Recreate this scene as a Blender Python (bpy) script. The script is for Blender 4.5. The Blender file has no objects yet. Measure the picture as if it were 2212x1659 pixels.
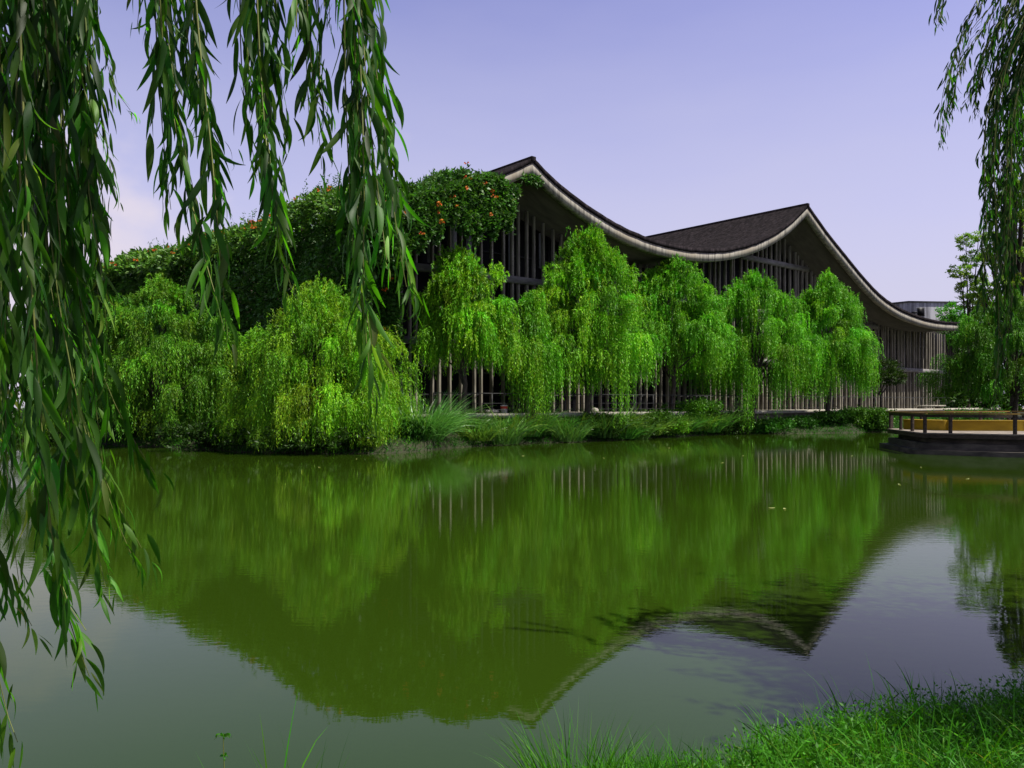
import bpy, math, random
import numpy as np
rng = np.random.default_rng(7)
random.seed(7)
sc = bpy.context.scene
COL = sc.collection
R = math.radians

# ------------------------------------------------------------------ camera, sky, sun, exposure
CAMZ = 2.2
cam_d = bpy.data.cameras.new('camera'); cam = bpy.data.objects.new('camera', cam_d); COL.objects.link(cam)
cam.location = (0, 0, CAMZ); cam.rotation_euler = (R(90), 0, 0)
cam_d.sensor_fit = 'HORIZONTAL'; cam_d.sensor_width = 36.0; cam_d.lens = 36.0 * 1725 / 2212
cam_d.shift_y = 40.5 / 2212
cam_d.clip_start = 0.05; cam_d.clip_end = 3000
sc.camera = cam
F = 1725.0
SUN_EL, SUN_AZ = 60.0, 109.0          # azimuth clockwise from +Y
sc.view_settings.view_transform = 'Standard'; sc.view_settings.look = 'None'
sc.view_settings.gamma = 1.0; sc.view_settings.use_curve_mapping = False
sc.view_settings.exposure = 0.7

world = bpy.data.worlds.new('World'); sc.world = world; world.use_nodes = True
nt = world.node_tree; nt.nodes.clear()
def N(nt, t, **kw):
    n = nt.nodes.new(t)
    for k, v in kw.items():
        if k.startswith('i_'): n.inputs[k[2:].replace('_', ' ')].default_value = v
        else: setattr(n, k, v)
    return n
sky = N(nt, 'ShaderNodeTexSky', sky_type='NISHITA', sun_disc=False)
sky.sun_elevation = R(SUN_EL); sky.sun_rotation = R(SUN_AZ)
sky.air_density = 1.0; sky.dust_density = 1.2; sky.ozone_density = 2.5
mulc = N(nt, 'ShaderNodeMix', data_type='RGBA', blend_type='MULTIPLY'); mulc.inputs[0].default_value = 1
mulc.inputs[7].default_value = (1.68, 1.16, 1.28, 1)
nt.links.new(sky.outputs[0], mulc.inputs[6])
tc = N(nt, 'ShaderNodeTexCoord')
tcs = N(nt, 'ShaderNodeSeparateXYZ'); nt.links.new(tc.outputs['Generated'], tcs.inputs[0])
tr = N(nt, 'ShaderNodeMapRange'); tr.inputs[1].default_value = 0.46; tr.inputs[2].default_value = 0.75; nt.links.new(tcs.outputs[2], tr.inputs[0])
tm = N(nt, 'ShaderNodeMix', data_type='RGBA'); tm.inputs[6].default_value = (1.50, 1.04, 1.24, 1); tm.inputs[7].default_value = (0.36, 0.35, 0.36, 1)
nt.links.new(tr.outputs[0], tm.inputs[0]); nt.links.new(tm.outputs[2], mulc.inputs[7])
# low soft cumulus bank near the horizon on the left of the scene
mp = N(nt, 'ShaderNodeMapping'); mp.inputs['Scale'].default_value = (1, 1, 1.6)
nz = N(nt, 'ShaderNodeTexNoise'); nz.inputs['Scale'].default_value = 6.0; nz.inputs['Detail'].default_value = 6; nz.inputs['Roughness'].default_value = 0.5
nt.links.new(tc.outputs['Generated'], mp.inputs[0]); nt.links.new(mp.outputs[0], nz.inputs[0])
sep = N(nt, 'ShaderNodeSeparateXYZ'); nt.links.new(tc.outputs['Generated'], sep.inputs[0])
hr = N(nt, 'ShaderNodeMapRange'); hr.inputs[1].default_value = 0.36; hr.inputs[2].default_value = 0.10; nt.links.new(sep.outputs[2], hr.inputs[0])
xr = N(nt, 'ShaderNodeMapRange'); xr.inputs[1].default_value = -0.22; xr.inputs[2].default_value = -0.42; nt.links.new(sep.outputs[0], xr.inputs[0])
m1 = N(nt, 'ShaderNodeMath', operation='MULTIPLY'); nt.links.new(hr.outputs[0], m1.inputs[0]); nt.links.new(xr.outputs[0], m1.inputs[1])
m2 = N(nt, 'ShaderNodeMath', operation='MULTIPLY_ADD'); nt.links.new(m1.outputs[0], m2.inputs[0]); m2.inputs[1].default_value = 0.52; nt.links.new(nz.outputs[0], m2.inputs[2])
cr = N(nt, 'ShaderNodeMapRange', interpolation_type='SMOOTHSTEP'); cr.inputs[1].default_value = 0.62; cr.inputs[2].default_value = 0.86; nt.links.new(m2.outputs[0], cr.inputs[0])
lav = N(nt, 'ShaderNodeMix', data_type='RGBA'); lav.inputs[7].default_value = (4.15, 4.08, 5.2, 1)   # pale lavender air towards the horizon
lr = N(nt, 'ShaderNodeMapRange'); lr.inputs[1].default_value = 0.49; lr.inputs[2].default_value = 0.06; nt.links.new(sep.outputs[2], lr.inputs[0])
nh = N(nt, 'ShaderNodeTexNoise'); nh.inputs['Scale'].default_value = 2.2; nh.inputs['Detail'].default_value = 5
mh = N(nt, 'ShaderNodeMapping'); mh.inputs['Scale'].default_value = (1, 1, 3.5); nt.links.new(tc.outputs['Generated'], mh.inputs[0]); nt.links.new(mh.outputs[0], nh.inputs[0])
lh = N(nt, 'ShaderNodeMath', operation='MULTIPLY_ADD', use_clamp=True); lh.inputs[1].default_value = 0.5; nt.links.new(nh.outputs[0], lh.inputs[0])
lo_ = N(nt, 'ShaderNodeMath', operation='SUBTRACT'); lo_.inputs[1].default_value = 0.25; nt.links.new(lr.outputs[0], lo_.inputs[0]); nt.links.new(lo_.outputs[0], lh.inputs[2])
nt.links.new(lh.outputs[0], lav.inputs[0]); nt.links.new(mulc.outputs[2], lav.inputs[6])
cmx = N(nt, 'ShaderNodeMix', data_type='RGBA'); nt.links.new(cr.outputs[0], cmx.inputs[0])
nt.links.new(lav.outputs[2], cmx.inputs[6]); cmx.inputs[7].default_value = (5.0, 4.6, 5.4, 1)
bg = N(nt, 'ShaderNodeBackground'); bg.inputs['Strength'].default_value = 0.094
out = N(nt, 'ShaderNodeOutputWorld')
nt.links.new(cmx.outputs[2], bg.inputs[0]); nt.links.new(bg.outputs[0], out.inputs[0])

sun_d = bpy.data.lights.new('sun', 'SUN'); sun = bpy.data.objects.new('sun', sun_d); COL.objects.link(sun)
sun_d.energy = 5.0; sun_d.angle = R(0.5); sun_d.color = (1.0, 0.95, 0.86)
sun.rotation_euler = (R(90 - SUN_EL), 0, R(180 - SUN_AZ))
sun.location = (30, -10, 50)

# ------------------------------------------------------------------ helpers
def pix(px, py, Y):
    return np.array([(px - 1106) / F * Y, Y, CAMZ - (py - 870) / F * Y])
def shore_pt(px, py):
    Y = CAMZ * F / (py - 870); return np.array([(px - 1106) / F * Y, Y])

class MB:
    """collects vertices and quads / tris, with a material slot and a tint for each face"""
    def __init__(s): s.v = []; s.f = []; s.m = []; s.c = []; s.n = 0
    def add(s, v, f, m=0, c=None):
        v = np.asarray(v, float).reshape(-1, 3); f = np.asarray(f, int)
        if f.size == 0: return
        if f.shape[1] == 3: f = np.concatenate([f, -np.ones((len(f), 1), int) - s.n], 1)
        s.v.append(v); s.f.append(f + s.n); s.m.append(np.full(len(f), m))
        if c is None: c = np.ones((len(f), 3))
        c = np.broadcast_to(np.asarray(c, float), (len(f), 3)); s.c.append(c); s.n += len(v)
    def box(s, lo, hi, m=0, c=None):
        x0, y0, z0 = lo; x1, y1, z1 = hi
        v = [(x0,y0,z0),(x1,y0,z0),(x1,y1,z0),(x0,y1,z0),(x0,y0,z1),(x1,y0,z1),(x1,y1,z1),(x0,y1,z1)]
        s.add(v, [(0,3,2,1),(4,5,6,7),(0,1,5,4),(1,2,6,5),(2,3,7,6),(3,0,4,7)], m, c)
    def bbox(s, lo, hi, b=0.012, m=0):
        """box with chamfered vertical edges"""
        x0,y0,z0 = lo; x1,y1,z1 = hi
        s.prism([(x0+b,y0),(x1-b,y0),(x1,y0+b),(x1,y1-b),(x1-b,y1),(x0+b,y1),(x0,y1-b),(x0,y0+b)], z0, z1, m)
    def prism(s, poly, z0, z1, m=0, cap=True):
        n = len(poly); a = [(p[0], p[1], z0) for p in poly]; b = [(p[0], p[1], z1) for p in poly]
        f = [(i, (i+1) % n, n+(i+1) % n, n+i) for i in range(n)]
        s.add(a + b, f, m)
        if cap:
            c0 = np.mean(np.array(a), 0); c1 = np.mean(np.array(b), 0)
            s.add(a + [c0], [(i, n, (i+1) % n) for i in range(n)][::1], m)
            s.add(b + [c1], [(i, (i+1) % n, n) for i in range(n)], m)
    def tube(s, pts, rad, sides=7, m=0, c=None):
        pts = np.asarray(pts, float); k = len(pts); rad = np.broadcast_to(np.asarray(rad, float), (k,))
        t = np.gradient(pts, axis=0); t /= np.linalg.norm(t, axis=1, keepdims=True) + 1e-9
        ref = np.where(np.abs(t[:, 2:3]) > 0.9, np.array([[1., 0, 0]]), np.array([[0, 0, 1.]]))
        a = np.cross(t, ref); a /= np.linalg.norm(a, axis=1, keepdims=True) + 1e-9; b = np.cross(t, a)
        for i in range(1, k):          # keep frames from flipping
            if a[i] @ a[i-1] < 0: a[i] *= -1; b[i] *= -1
        an = np.linspace(0, 2*np.pi, sides, endpoint=False)
        v = pts[:, None] + rad[:, None, None] * (np.cos(an)[None, :, None]*a[:, None] + np.sin(an)[None, :, None]*b[:, None])
        i = np.arange(k-1)[:, None]*sides; j = np.arange(sides)[None]; j2 = (j+1) % sides
        f = np.stack([i+j, i+j2, i+sides+j2, i+sides+j], -1).reshape(-1, 4)
        s.add(v, f, m, c)
    def mesh(s, name, mats, smooth=False):
        v = np.concatenate(s.v); f = np.concatenate(s.f); mi = np.concatenate(s.m); c = np.concatenate(s.c)
        tri = f[:, 3] < 0
        cnt = np.where(tri, 3, 4); start = np.concatenate([[0], np.cumsum(cnt)[:-1]])
        flat = f.reshape(-1); flat = flat[flat >= 0]
        me = bpy.data.meshes.new(name)
        me.vertices.add(len(v)); me.vertices.foreach_set('co', v.astype(np.float32).ravel())
        me.loops.add(len(flat)); me.loops.foreach_set('vertex_index', flat.astype(np.int32))
        me.polygons.add(len(f)); me.polygons.foreach_set('loop_start', start.astype(np.int32))
        me.polygons.foreach_set('material_index', mi.astype(np.int32))
        if smooth: me.polygons.foreach_set('use_smooth', np.ones(len(f), bool))
        at = me.attributes.new('tint', 'FLOAT_COLOR', 'FACE')
        at.data.foreach_set('color', np.concatenate([c, np.ones((len(c), 1))], 1).astype(np.float32).ravel())
        for m in (mats if isinstance(mats, (list, tuple)) else [mats]): me.materials.append(m)
        me.update(calc_edges=True); me.validate()
        return me
    def build(s, name, mats, parent=None, smooth=False):
        o = bpy.data.objects.new(name, s.mesh(name, mats, smooth)); COL.objects.link(o)
        if parent is not None: o.parent = parent
        return o
def tag(o, label=None, cat=None, group=None, kind=None):
    if label: o['label'] = label
    if cat: o['category'] = cat
    if group: o['group'] = group
    if kind: o['kind'] = kind
    return o
def thing(name, label, cat, loc=(0, 0, 0), rz=0.0, group=None):
    o = bpy.data.objects.new(name, None); COL.objects.link(o); o.empty_display_size = 0.3
    o.location = [float(q) for q in loc]; o.rotation_euler = (0, 0, rz)
    return tag(o, label, cat, group)
def copy_tree(o, loc, rz, scale=1.0, label=None):
    c = o.copy(); COL.objects.link(c); c.location = [float(q) for q in loc]; c.rotation_euler = (0, 0, rz); c.scale = (scale,)*3
    if label: c['label'] = label
    for ch in list(o.children):
        d = ch.copy(); COL.objects.link(d); d.parent = c
    return c
def unit(v): return v / (np.linalg.norm(v, axis=-1, keepdims=True) + 1e-9)
def rand_dir(n):
    v = rng.normal(size=(n, 3)); return unit(v)
def diamonds(mb, P, D, L, W, m=0, c=None):
    """one lanceolate quad for every leaf"""
    n = len(P); S = unit(np.cross(D, rand_dir(n))); L = np.broadcast_to(L, (n,))[:, None]; W = np.broadcast_to(W, (n,))[:, None]
    v = np.stack([P, P + D*L*0.42 + S*W*0.5, P + D*L, P + D*L*0.42 - S*W*0.5], 1)
    mb.add(v, np.arange(4*n).reshape(n, 4), m, c)
def blades(mb, P, D, L, W, droop, seg=4, m=0, c=None, side=None):
    """curved tapering grass blades"""
    n = len(P); u = np.linspace(0, 1, seg+1)
    L = np.broadcast_to(L, (n,)); W = np.broadcast_to(W, (n,)); droop = np.broadcast_to(droop, (n,))
    hd = D.copy(); hd[:, 2] = 0; hd = unit(hd + 1e-4*rng.normal(size=hd.shape)*np.array([1, 1, 0]))
    C = P[:, None] + D[:, None]*(L[:, None]*u)[..., None] + hd[:, None]*(L*droop)[:, None, None]*0.45*(u**2)[None, :, None]
    C[..., 2] -= (L*droop)[:, None]*0.85*u**2.2
    S = side if side is not None else unit(np.cross(D, rand_dir(n)))
    w = W[:, None]*np.clip((1-u**1.6)*(0.55+0.9*np.minimum(u*3, 1)*0.5), 0.02, 1)
    v = np.stack([C - S[:, None]*w[..., None]*0.5, C + S[:, None]*w[..., None]*0.5], 2)   # n,seg+1,2,3
    b = (np.arange(n)*(seg+1)*2)[:, None] + np.arange(seg)[None]*2
    f = np.stack([b, b+1, b+3, b+2], -1).reshape(-1, 4)
    cc = None if c is None else np.repeat(c, seg, axis=0)
    mb.add(v, f, m, cc)
def tints(n, v=0.25, yellow=0.15, warm=0.0):
    b = np.exp(rng.normal(0, v, n)); y = rng.normal(0, yellow, n) + warm
    return np.stack([b*np.exp(y), b, b*np.exp(-0.6*np.abs(y))], 1)

# ------------------------------------------------------------------ materials
def mat(name):
    m = bpy.data.materials.new(name); m.use_nodes = True
    nt = m.node_tree; b = nt.nodes['Principled BSDF']; return m, nt, b
def leaf_mat(name, col, trans=0.35, rough=0.5, spec=0.35, tcol=None):
    m, nt, b = mat(name)
    a = N(nt, 'ShaderNodeAttribute', attribute_name='tint')
    mx = N(nt, 'ShaderNodeMix', data_type='RGBA', blend_type='MULTIPLY'); mx.inputs[0].default_value = 1
    mx.inputs[6].default_value = (*col, 1); nt.links.new(a.outputs['Color'], mx.inputs[7])
    nt.links.new(mx.outputs[2], b.inputs['Base Color']); b.inputs['Roughness'].default_value = rough
    b.inputs['Specular IOR Level'].default_value = spec
    t = N(nt, 'ShaderNodeBsdfTranslucent'); tc = tcol or (col[0]*1.5, col[1]*1.6, col[2]*0.8)
    mx2 = N(nt, 'ShaderNodeMix', data_type='RGBA', blend_type='MULTIPLY'); mx2.inputs[0].default_value = 1
    mx2.inputs[6].default_value = (*tc, 1); nt.links.new(a.outputs['Color'], mx2.inputs[7]); nt.links.new(mx2.outputs[2], t.inputs[0])
    ms = N(nt, 'ShaderNodeMixShader'); ms.inputs[0].default_value = trans
    nt.links.new(b.outputs[0], ms.inputs[1]); nt.links.new(t.outputs[0], ms.inputs[2])
    nt.links.new(ms.outputs[0], nt.nodes['Material Output'].inputs[0])
    return m
def noise_mat(name, c1, c2, scale=(1, 1, 1), nscale=3.0, detail=6, lo=0.35, hi=0.65, rough=0.85, bump=0.0, bscale=20, spec=0.3, c3=None, s3=0.7, coord='Object'):
    m, nt, b = mat(name)
    tc = N(nt, 'ShaderNodeTexCoord'); mp = N(nt, 'ShaderNodeMapping'); mp.inputs['Scale'].default_value = scale
    nt.links.new(tc.outputs[coord], mp.inputs[0])
    nz = N(nt, 'ShaderNodeTexNoise'); nz.inputs['Scale'].default_value = nscale; nz.inputs['Detail'].default_value = detail; nz.inputs['Roughness'].default_value = 0.6
    nt.links.new(mp.outputs[0], nz.inputs[0])
    mr = N(nt, 'ShaderNodeMapRange'); mr.inputs[1].default_value = lo; mr.inputs[2].default_value = hi; nt.links.new(nz.outputs[0], mr.inputs[0])
    mx = N(nt, 'ShaderNodeMix', data_type='RGBA'); mx.inputs[6].default_value = (*c1, 1); mx.inputs[7].default_value = (*c2, 1)
    nt.links.new(mr.outputs[0], mx.inputs[0]); last = mx.outputs[2]
    if c3:
        n3 = N(nt, 'ShaderNodeTexNoise'); n3.inputs['Scale'].default_value = s3; n3.inputs['Detail'].default_value = 5
        nt.links.new(tc.outputs[coord], n3.inputs[0])
        r3 = N(nt, 'ShaderNodeMapRange'); r3.inputs[1].default_value = 0.45; r3.inputs[2].default_value = 0.7; nt.links.new(n3.outputs[0], r3.inputs[0])
        x3 = N(nt, 'ShaderNodeMix', data_type='RGBA'); x3.inputs[7].default_value = (*c3, 1); nt.links.new(last, x3.inputs[6]); nt.links.new(r3.outputs[0], x3.inputs[0]); last = x3.outputs[2]
    nt.links.new(last, b.inputs['Base Color']); b.inputs['Roughness'].default_value = rough; b.inputs['Specular IOR Level'].default_value = spec
    if bump:
        n2 = N(nt, 'ShaderNodeTexNoise'); n2.inputs['Scale'].default_value = bscale; n2.inputs['Detail'].default_value = 4
        nt.links.new(mp.outputs[0], n2.inputs[0])
        bp = N(nt, 'ShaderNodeBump'); bp.inputs['Strength'].default_value = bump; bp.inputs['Distance'].default_value = 0.02
        nt.links.new(n2.outputs[0], bp.inputs['Height']); nt.links.new(bp.outputs[0], b.inputs['Normal'])
    return m
M = {}
M['willow'] = leaf_mat('willow_leaf', (0.128, 0.328, 0.010), trans=0.20, spec=0.22)
M['near_leaf'] = leaf_mat('near_willow_leaf', (0.020, 0.064, 0.005), trans=0.38, rough=0.52, spec=0.25, tcol=(0.075, 0.34, 0.006))
M['near_stem'] = noise_mat('willow_twig', (0.09, 0.12, 0.02), (0.16, 0.17, 0.04), rough=0.6)
M['vine'] = leaf_mat('vine_leaf', (0.042, 0.12, 0.014), trans=0.25)
M['blossom'] = leaf_mat('trumpet_blossom', (0.58, 0.13, 0.014), trans=0.2, tcol=(0.6, 0.16, 0.02))
M['grass'] = leaf_mat('grass_blade', (0.040, 0.150, 0.006), trans=0.3, spec=0.15)
M['reed'] = leaf_mat('reed_blade', (0.085, 0.21, 0.03), trans=0.2, rough=0.35, spec=0.5)
M['shrub'] = leaf_mat('shrub_leaf', (0.044, 0.105, 0.009), trans=0.2, spec=0.15)
M['ginkgo'] = leaf_mat('ginkgo_leaf', (0.11, 0.20, 0.02), trans=0.4)
M['bark'] = noise_mat('bark', (0.02, 0.016, 0.012), (0.07, 0.055, 0.04), scale=(6, 6, 1), nscale=4, bump=0.6)
M['fascia'] = noise_mat('stained_fascia_concrete', (0.05, 0.046, 0.038), (0.26, 0.245, 0.205), scale=(2.4, 1, 0.22), nscale=2.2, lo=0.30, hi=0.56, bump=0.2, c3=(0.20, 0.175, 0.13), s3=0.5)
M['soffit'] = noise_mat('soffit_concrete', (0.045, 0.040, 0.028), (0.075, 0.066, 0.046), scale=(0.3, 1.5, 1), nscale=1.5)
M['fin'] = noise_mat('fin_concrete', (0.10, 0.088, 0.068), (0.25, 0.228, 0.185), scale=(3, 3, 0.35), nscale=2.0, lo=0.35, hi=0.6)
M['beam'] = noise_mat('beam_concrete', (0.12, 0.115, 0.11), (0.22, 0.21, 0.20), scale=(0.6, 1, 2), nscale=2.0)
M['panel'] = noise_mat('grey_panel', (0.14, 0.14, 0.15), (0.22, 0.22, 0.23), nscale=1.0)
M['glass'], _n, _b = mat('dark_glazing'); _b.inputs['Base Color'].default_value = (0.006, 0.006, 0.007, 1); _b.inputs['Roughness'].default_value = 0.5; _b.inputs['Specular IOR Level'].default_value = 0.06
M['frame'] = noise_mat('dark_frame_metal', (0.02, 0.02, 0.022), (0.035, 0.035, 0.035), rough=0.5)
M['terrace'] = noise_mat('terrace_concrete', (0.24, 0.225, 0.19), (0.36, 0.34, 0.29), scale=(1, 1, 0.5), nscale=1.5, c3=(0.22, 0.20, 0.15), s3=0.4)
M['retain'] = noise_mat('mossy_retaining_wall', (0.05, 0.05, 0.035), (0.17, 0.15, 0.11), scale=(1, 1, 0.3), nscale=1.3, c3=(0.05, 0.06, 0.025), s3=0.6)
M['annex'] = noise_mat('streaked_annex_concrete', (0.15, 0.15, 0.16), (0.42, 0.42, 0.45), scale=(1.6, 1.6, 0.08), nscale=1.5, lo=0.38, hi=0.6)
M['soil'] = noise_mat('bank_soil', (0.014, 0.018, 0.006), (0.03, 0.032, 0.012), nscale=2.5, bump=0.6)
M['deck_wood'] = noise_mat('dark_deck_timber', (0.018, 0.013, 0.010), (0.06, 0.042, 0.028), scale=(1, 8, 8), nscale=2.0, rough=0.7)
M['rail_top'] = noise_mat('worn_yellow_rail', (0.16, 0.10, 0.012), (0.08, 0.05, 0.012), scale=(1, 8, 8), nscale=2.0, rough=0.6)
M['ochre'] = noise_mat('ochre_paint', (0.36, 0.235, 0.008), (0.27, 0.17, 0.006), scale=(0.7, 3, 3), nscale=1.2, rough=0.7)
M['deck_edge'] = noise_mat('pale_deck_edge', (0.12, 0.10, 0.08), (0.26, 0.22, 0.18), nscale=3)
M['base'] = noise_mat('dark_wet_concrete', (0.025, 0.022, 0.019), (0.10, 0.088, 0.07), scale=(1, 1, 2.5), nscale=1.1, bump=0.3)
M['white'] = noise_mat('white_plastic', (0.62, 0.6, 0.56), (0.72, 0.7, 0.66), rough=0.5)
M['sack'] = noise_mat('dusty_sackcloth', (0.22, 0.20, 0.17), (0.36, 0.34, 0.30), nscale=5, bump=0.5)
M['red'] = noise_mat('red_label', (0.45, 0.04, 0.02), (0.5, 0.06, 0.03), rough=0.5)
M['stone'] = noise_mat('pale_stone', (0.34, 0.34, 0.30), (0.5, 0.49, 0.44), nscale=4, c3=(0.2, 0.22, 0.14), s3=3)

# tiles on the hall roof: rows of dark tiles along the slope
def tile_mat():
    m, nt, b = mat('dark_roof_tiles')
    tc = N(nt, 'ShaderNodeTexCoord')
    br = N(nt, 'ShaderNodeTexBrick'); br.inputs['Scale'].default_value = 2.2; br.inputs['Mortar Size'].default_value = 0.03
    br.inputs['Color1'].default_value = (0.010, 0.0085, 0.0092, 1); br.inputs['Color2'].default_value = (0.022, 0.018, 0.020, 1); br.inputs['Mortar'].default_value = (0.009, 0.008, 0.009, 1)
    br.inputs['Brick Width'].default_value = 0.55; br.inputs['Row Height'].default_value = 0.5
    nt.links.new(tc.outputs['UV'], br.inputs[0]); 
    mp = N(nt, 'ShaderNodeMapping'); mp.inputs['Scale'].default_value = (1, 1, 1); nt.links.new(tc.outputs['Object'], mp.inputs[0]); nt.links.new(mp.outputs[0], br.inputs[0])
    nz = N(nt, 'ShaderNodeTexNoise'); nz.inputs['Scale'].default_value = 4.0; nz.inputs['Detail'].default_value = 8; nz.inputs['Roughness'].default_value = 0.75; nt.links.new(tc.outputs['Object'], nz.inputs[0])
    mr = N(nt, 'ShaderNodeMapRange'); mr.inputs[1].default_value = 0.35; mr.inputs[2].default_value = 0.7; mr.inputs[3].default_value = 0.5; mr.inputs[4].default_value = 1.7; nt.links.new(nz.outputs[0], mr.inputs[0])
    mx = N(nt, 'ShaderNodeMix', data_type='RGBA', blend_type='MULTIPLY'); mx.inputs[0].default_value = 1
    nt.links.new(br.outputs[0], mx.inputs[6]); nt.links.new(mr.outputs[0], mx.inputs[7]); nt.links.new(mx.outputs[2], b.inputs['Base Color'])
    b.inputs['Roughness'].default_value = 0.95; b.inputs['Specular IOR Level'].default_value = 0.04
    bp = N(nt, 'ShaderNodeBump'); bp.inputs['Strength'].default_value = 0.8; bp.inputs['Distance'].default_value = 0.05
    ad = N(nt, 'ShaderNodeMath', operation='ADD'); nt.links.new(br.outputs[1], ad.inputs[0]); ad.inputs[1].default_value = 0
    inv = N(nt, 'ShaderNodeMath', operation='SUBTRACT'); inv.inputs[0].default_value = 1; nt.links.new(ad.outputs[0], inv.inputs[1])
    nt.links.new(inv.outputs[0], bp.inputs['Height']); nt.links.new(bp.outputs[0], b.inputs['Normal'])
    return m
M['tiles'] = tile_mat()
def stone_mat():
    m, nt, b = mat('ledge_stone')
    tc = N(nt, 'ShaderNodeTexCoord'); mp = N(nt, 'ShaderNodeMapping'); mp.inputs['Rotation'].default_value = (R(90), 0, 0); nt.links.new(tc.outputs['Object'], mp.inputs[0])
    br = N(nt, 'ShaderNodeTexBrick'); br.inputs['Scale'].default_value = 3; br.inputs['Brick Width'].default_value = 0.9; br.inputs['Row Height'].default_value = 0.28; br.inputs['Mortar Size'].default_value = 0.03
    br.inputs['Color1'].default_value = (0.09, 0.08, 0.065, 1); br.inputs['Color2'].default_value = (0.22, 0.19, 0.16, 1); br.inputs['Mortar'].default_value = (0.015, 0.013, 0.012, 1)
    nt.links.new(mp.outputs[0], br.inputs[0]); nt.links.new(br.outputs[0], b.inputs['Base Color']); b.inputs['Roughness'].default_value = 0.9
    return m
M['ledge'] = stone_mat()
def water_mat():
    m, nt, b = mat('murky_pond_water')
    tc = N(nt, 'ShaderNodeTexCoord')
    b.inputs['Roughness'].default_value = 0.018; b.inputs['IOR'].default_value = 1.333; b.inputs['Specular IOR Level'].default_value = 0.40
    nz0 = N(nt, 'ShaderNodeTexNoise'); nz0.inputs['Scale'].default_value = 0.12; nz0.inputs['Detail'].default_value = 3; nt.links.new(tc.outputs['Object'], nz0.inputs[0])
    mx = N(nt, 'ShaderNodeMix', data_type='RGBA'); mx.inputs[6].default_value = (0.0150, 0.0330, 0.002, 1); mx.inputs[7].default_value = (0.0185, 0.0385, 0.0025, 1)
    nt.links.new(nz0.outputs[0], mx.inputs[0]); nt.links.new(mx.outputs[2], b.inputs['Base Color'])
    mp = N(nt, 'ShaderNodeMapping'); mp.inputs['Scale'].default_value = (1.0, 2.2, 1); mp.inputs['Rotation'].default_value = (0, 0, R(12)); nt.links.new(tc.outputs['Object'], mp.inputs[0])
    n1 = N(nt, 'ShaderNodeTexNoise'); n1.inputs['Scale'].default_value = 4.5; n1.inputs['Detail'].default_value = 3; n1.inputs['Roughness'].default_value = 0.55; nt.links.new(mp.outputs[0], n1.inputs[0])
    n2 = N(nt, 'ShaderNodeTexNoise'); n2.inputs['Scale'].default_value = 0.35; n2.inputs['Detail'].default_value = 2; nt.links.new(tc.outputs['Object'], n2.inputs[0])
    r2 = N(nt, 'ShaderNodeMapRange'); r2.inputs[1].default_value = 0.4; r2.inputs[2].default_value = 0.7; r2.inputs[3].default_value = 0.55; r2.inputs[4].default_value = 1.0; nt.links.new(n2.outputs[0], r2.inputs[0])
    sp = N(nt, 'ShaderNodeSeparateXYZ'); nt.links.new(tc.outputs['Object'], sp.inputs[0])
    cal = N(nt, 'ShaderNodeMapRange'); cal.inputs[1].default_value = 5; cal.inputs[2].default_value = 11; cal.inputs[3].default_value = 0.22; nt.links.new(sp.outputs[1], cal.inputs[0])   # calm water beside the near bank
    mc = N(nt, 'ShaderNodeMath', operation='MULTIPLY'); nt.links.new(r2.outputs[0], mc.inputs[0]); nt.links.new(cal.outputs[0], mc.inputs[1]); r2 = mc
    mu = N(nt, 'ShaderNodeMath', operation='MULTIPLY'); nt.links.new(n1.outputs[0], mu.inputs[0]); nt.links.new(r2.outputs[0], mu.inputs[1])
    bp = N(nt, 'ShaderNodeBump'); bp.inputs['Strength'].default_value = 1.0; bp.inputs['Distance'].default_value = 0.0013
    nt.links.new(mu.outputs[0], bp.inputs['Height']); nt.links.new(bp.outputs[0], b.inputs['Normal'])
    return m
M['water'] = water_mat()

# ------------------------------------------------------------------ the setting: water, far bank, near bank
mb = MB(); mb.add([(-500, -60, 0), (500, -60, 0), (500, 600, 0), (-500, 600, 0)], [(0, 1, 2, 3)])
tag(mb.build('pond_water', M['water']), kind='structure')
SH = [shore_pt(*p) for p in [(-900, 925), (-400, 935), (-100, 942), (100, 952), (250, 962), (400, 970), (520, 977), (700, 981), (820, 981), (880, 978), (1000, 966), (1150, 958), (1300, 953), (1450, 944), (1550, 939), (1700, 937), (1900, 934), (2050, 931), (2300, 927), (2900, 921)]]
SH = np.array(SH)
xs = np.linspace(SH[0, 0], SH[-1, 0], 140); ys = np.interp(xs, SH[:, 0], SH[:, 1]) + 0.25*np.sin(xs*1.7) + 0.15*np.sin(xs*4.1)
def shore_y(x): return np.interp(x, xs, ys)
offs = np.array([-1.2, 0.0, 0.5, 1.5, 3.0, 6.0, 60, 420]); zz = np.array([-0.6, -0.03, 0.25, 0.55, 0.85, 1.15, 1.3, 1.3])
def ground_z(x, y): return np.interp(y - shore_y(x), offs, zz)
V = np.zeros((len(offs), len(xs), 3)); V[..., 0] = xs[None]; V[..., 1] = ys[None] + offs[:, None]; V[..., 2] = zz[:, None]
V[2:5, :, 2] += rng.normal(0, 0.06, (3, len(xs)))
i = np.arange(len(offs)-1)[:, None]*len(xs); j = np.arange(len(xs)-1)[None]
mb = MB(); mb.add(V, np.stack([i+j, i+j+1, i+len(xs)+j+1, i+len(xs)+j], -1).reshape(-1, 4))
tag(mb.build('far_bank', M['soil'], smooth=True), kind='structure')
NBX = np.array([-14, -4, -1.0, 0.0, 0.6, 1.0, 1.3, 2.0, 3.0, 4.0, 6.0, 14]); NBY = np.array([2.6, 3.3, 3.75, 4.2, 4.32, 4.42, 4.75, 5.1, 5.5, 5.85, 6.5, 8.0])
def near_edge(x): return np.interp(x, NBX, NBY)
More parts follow.
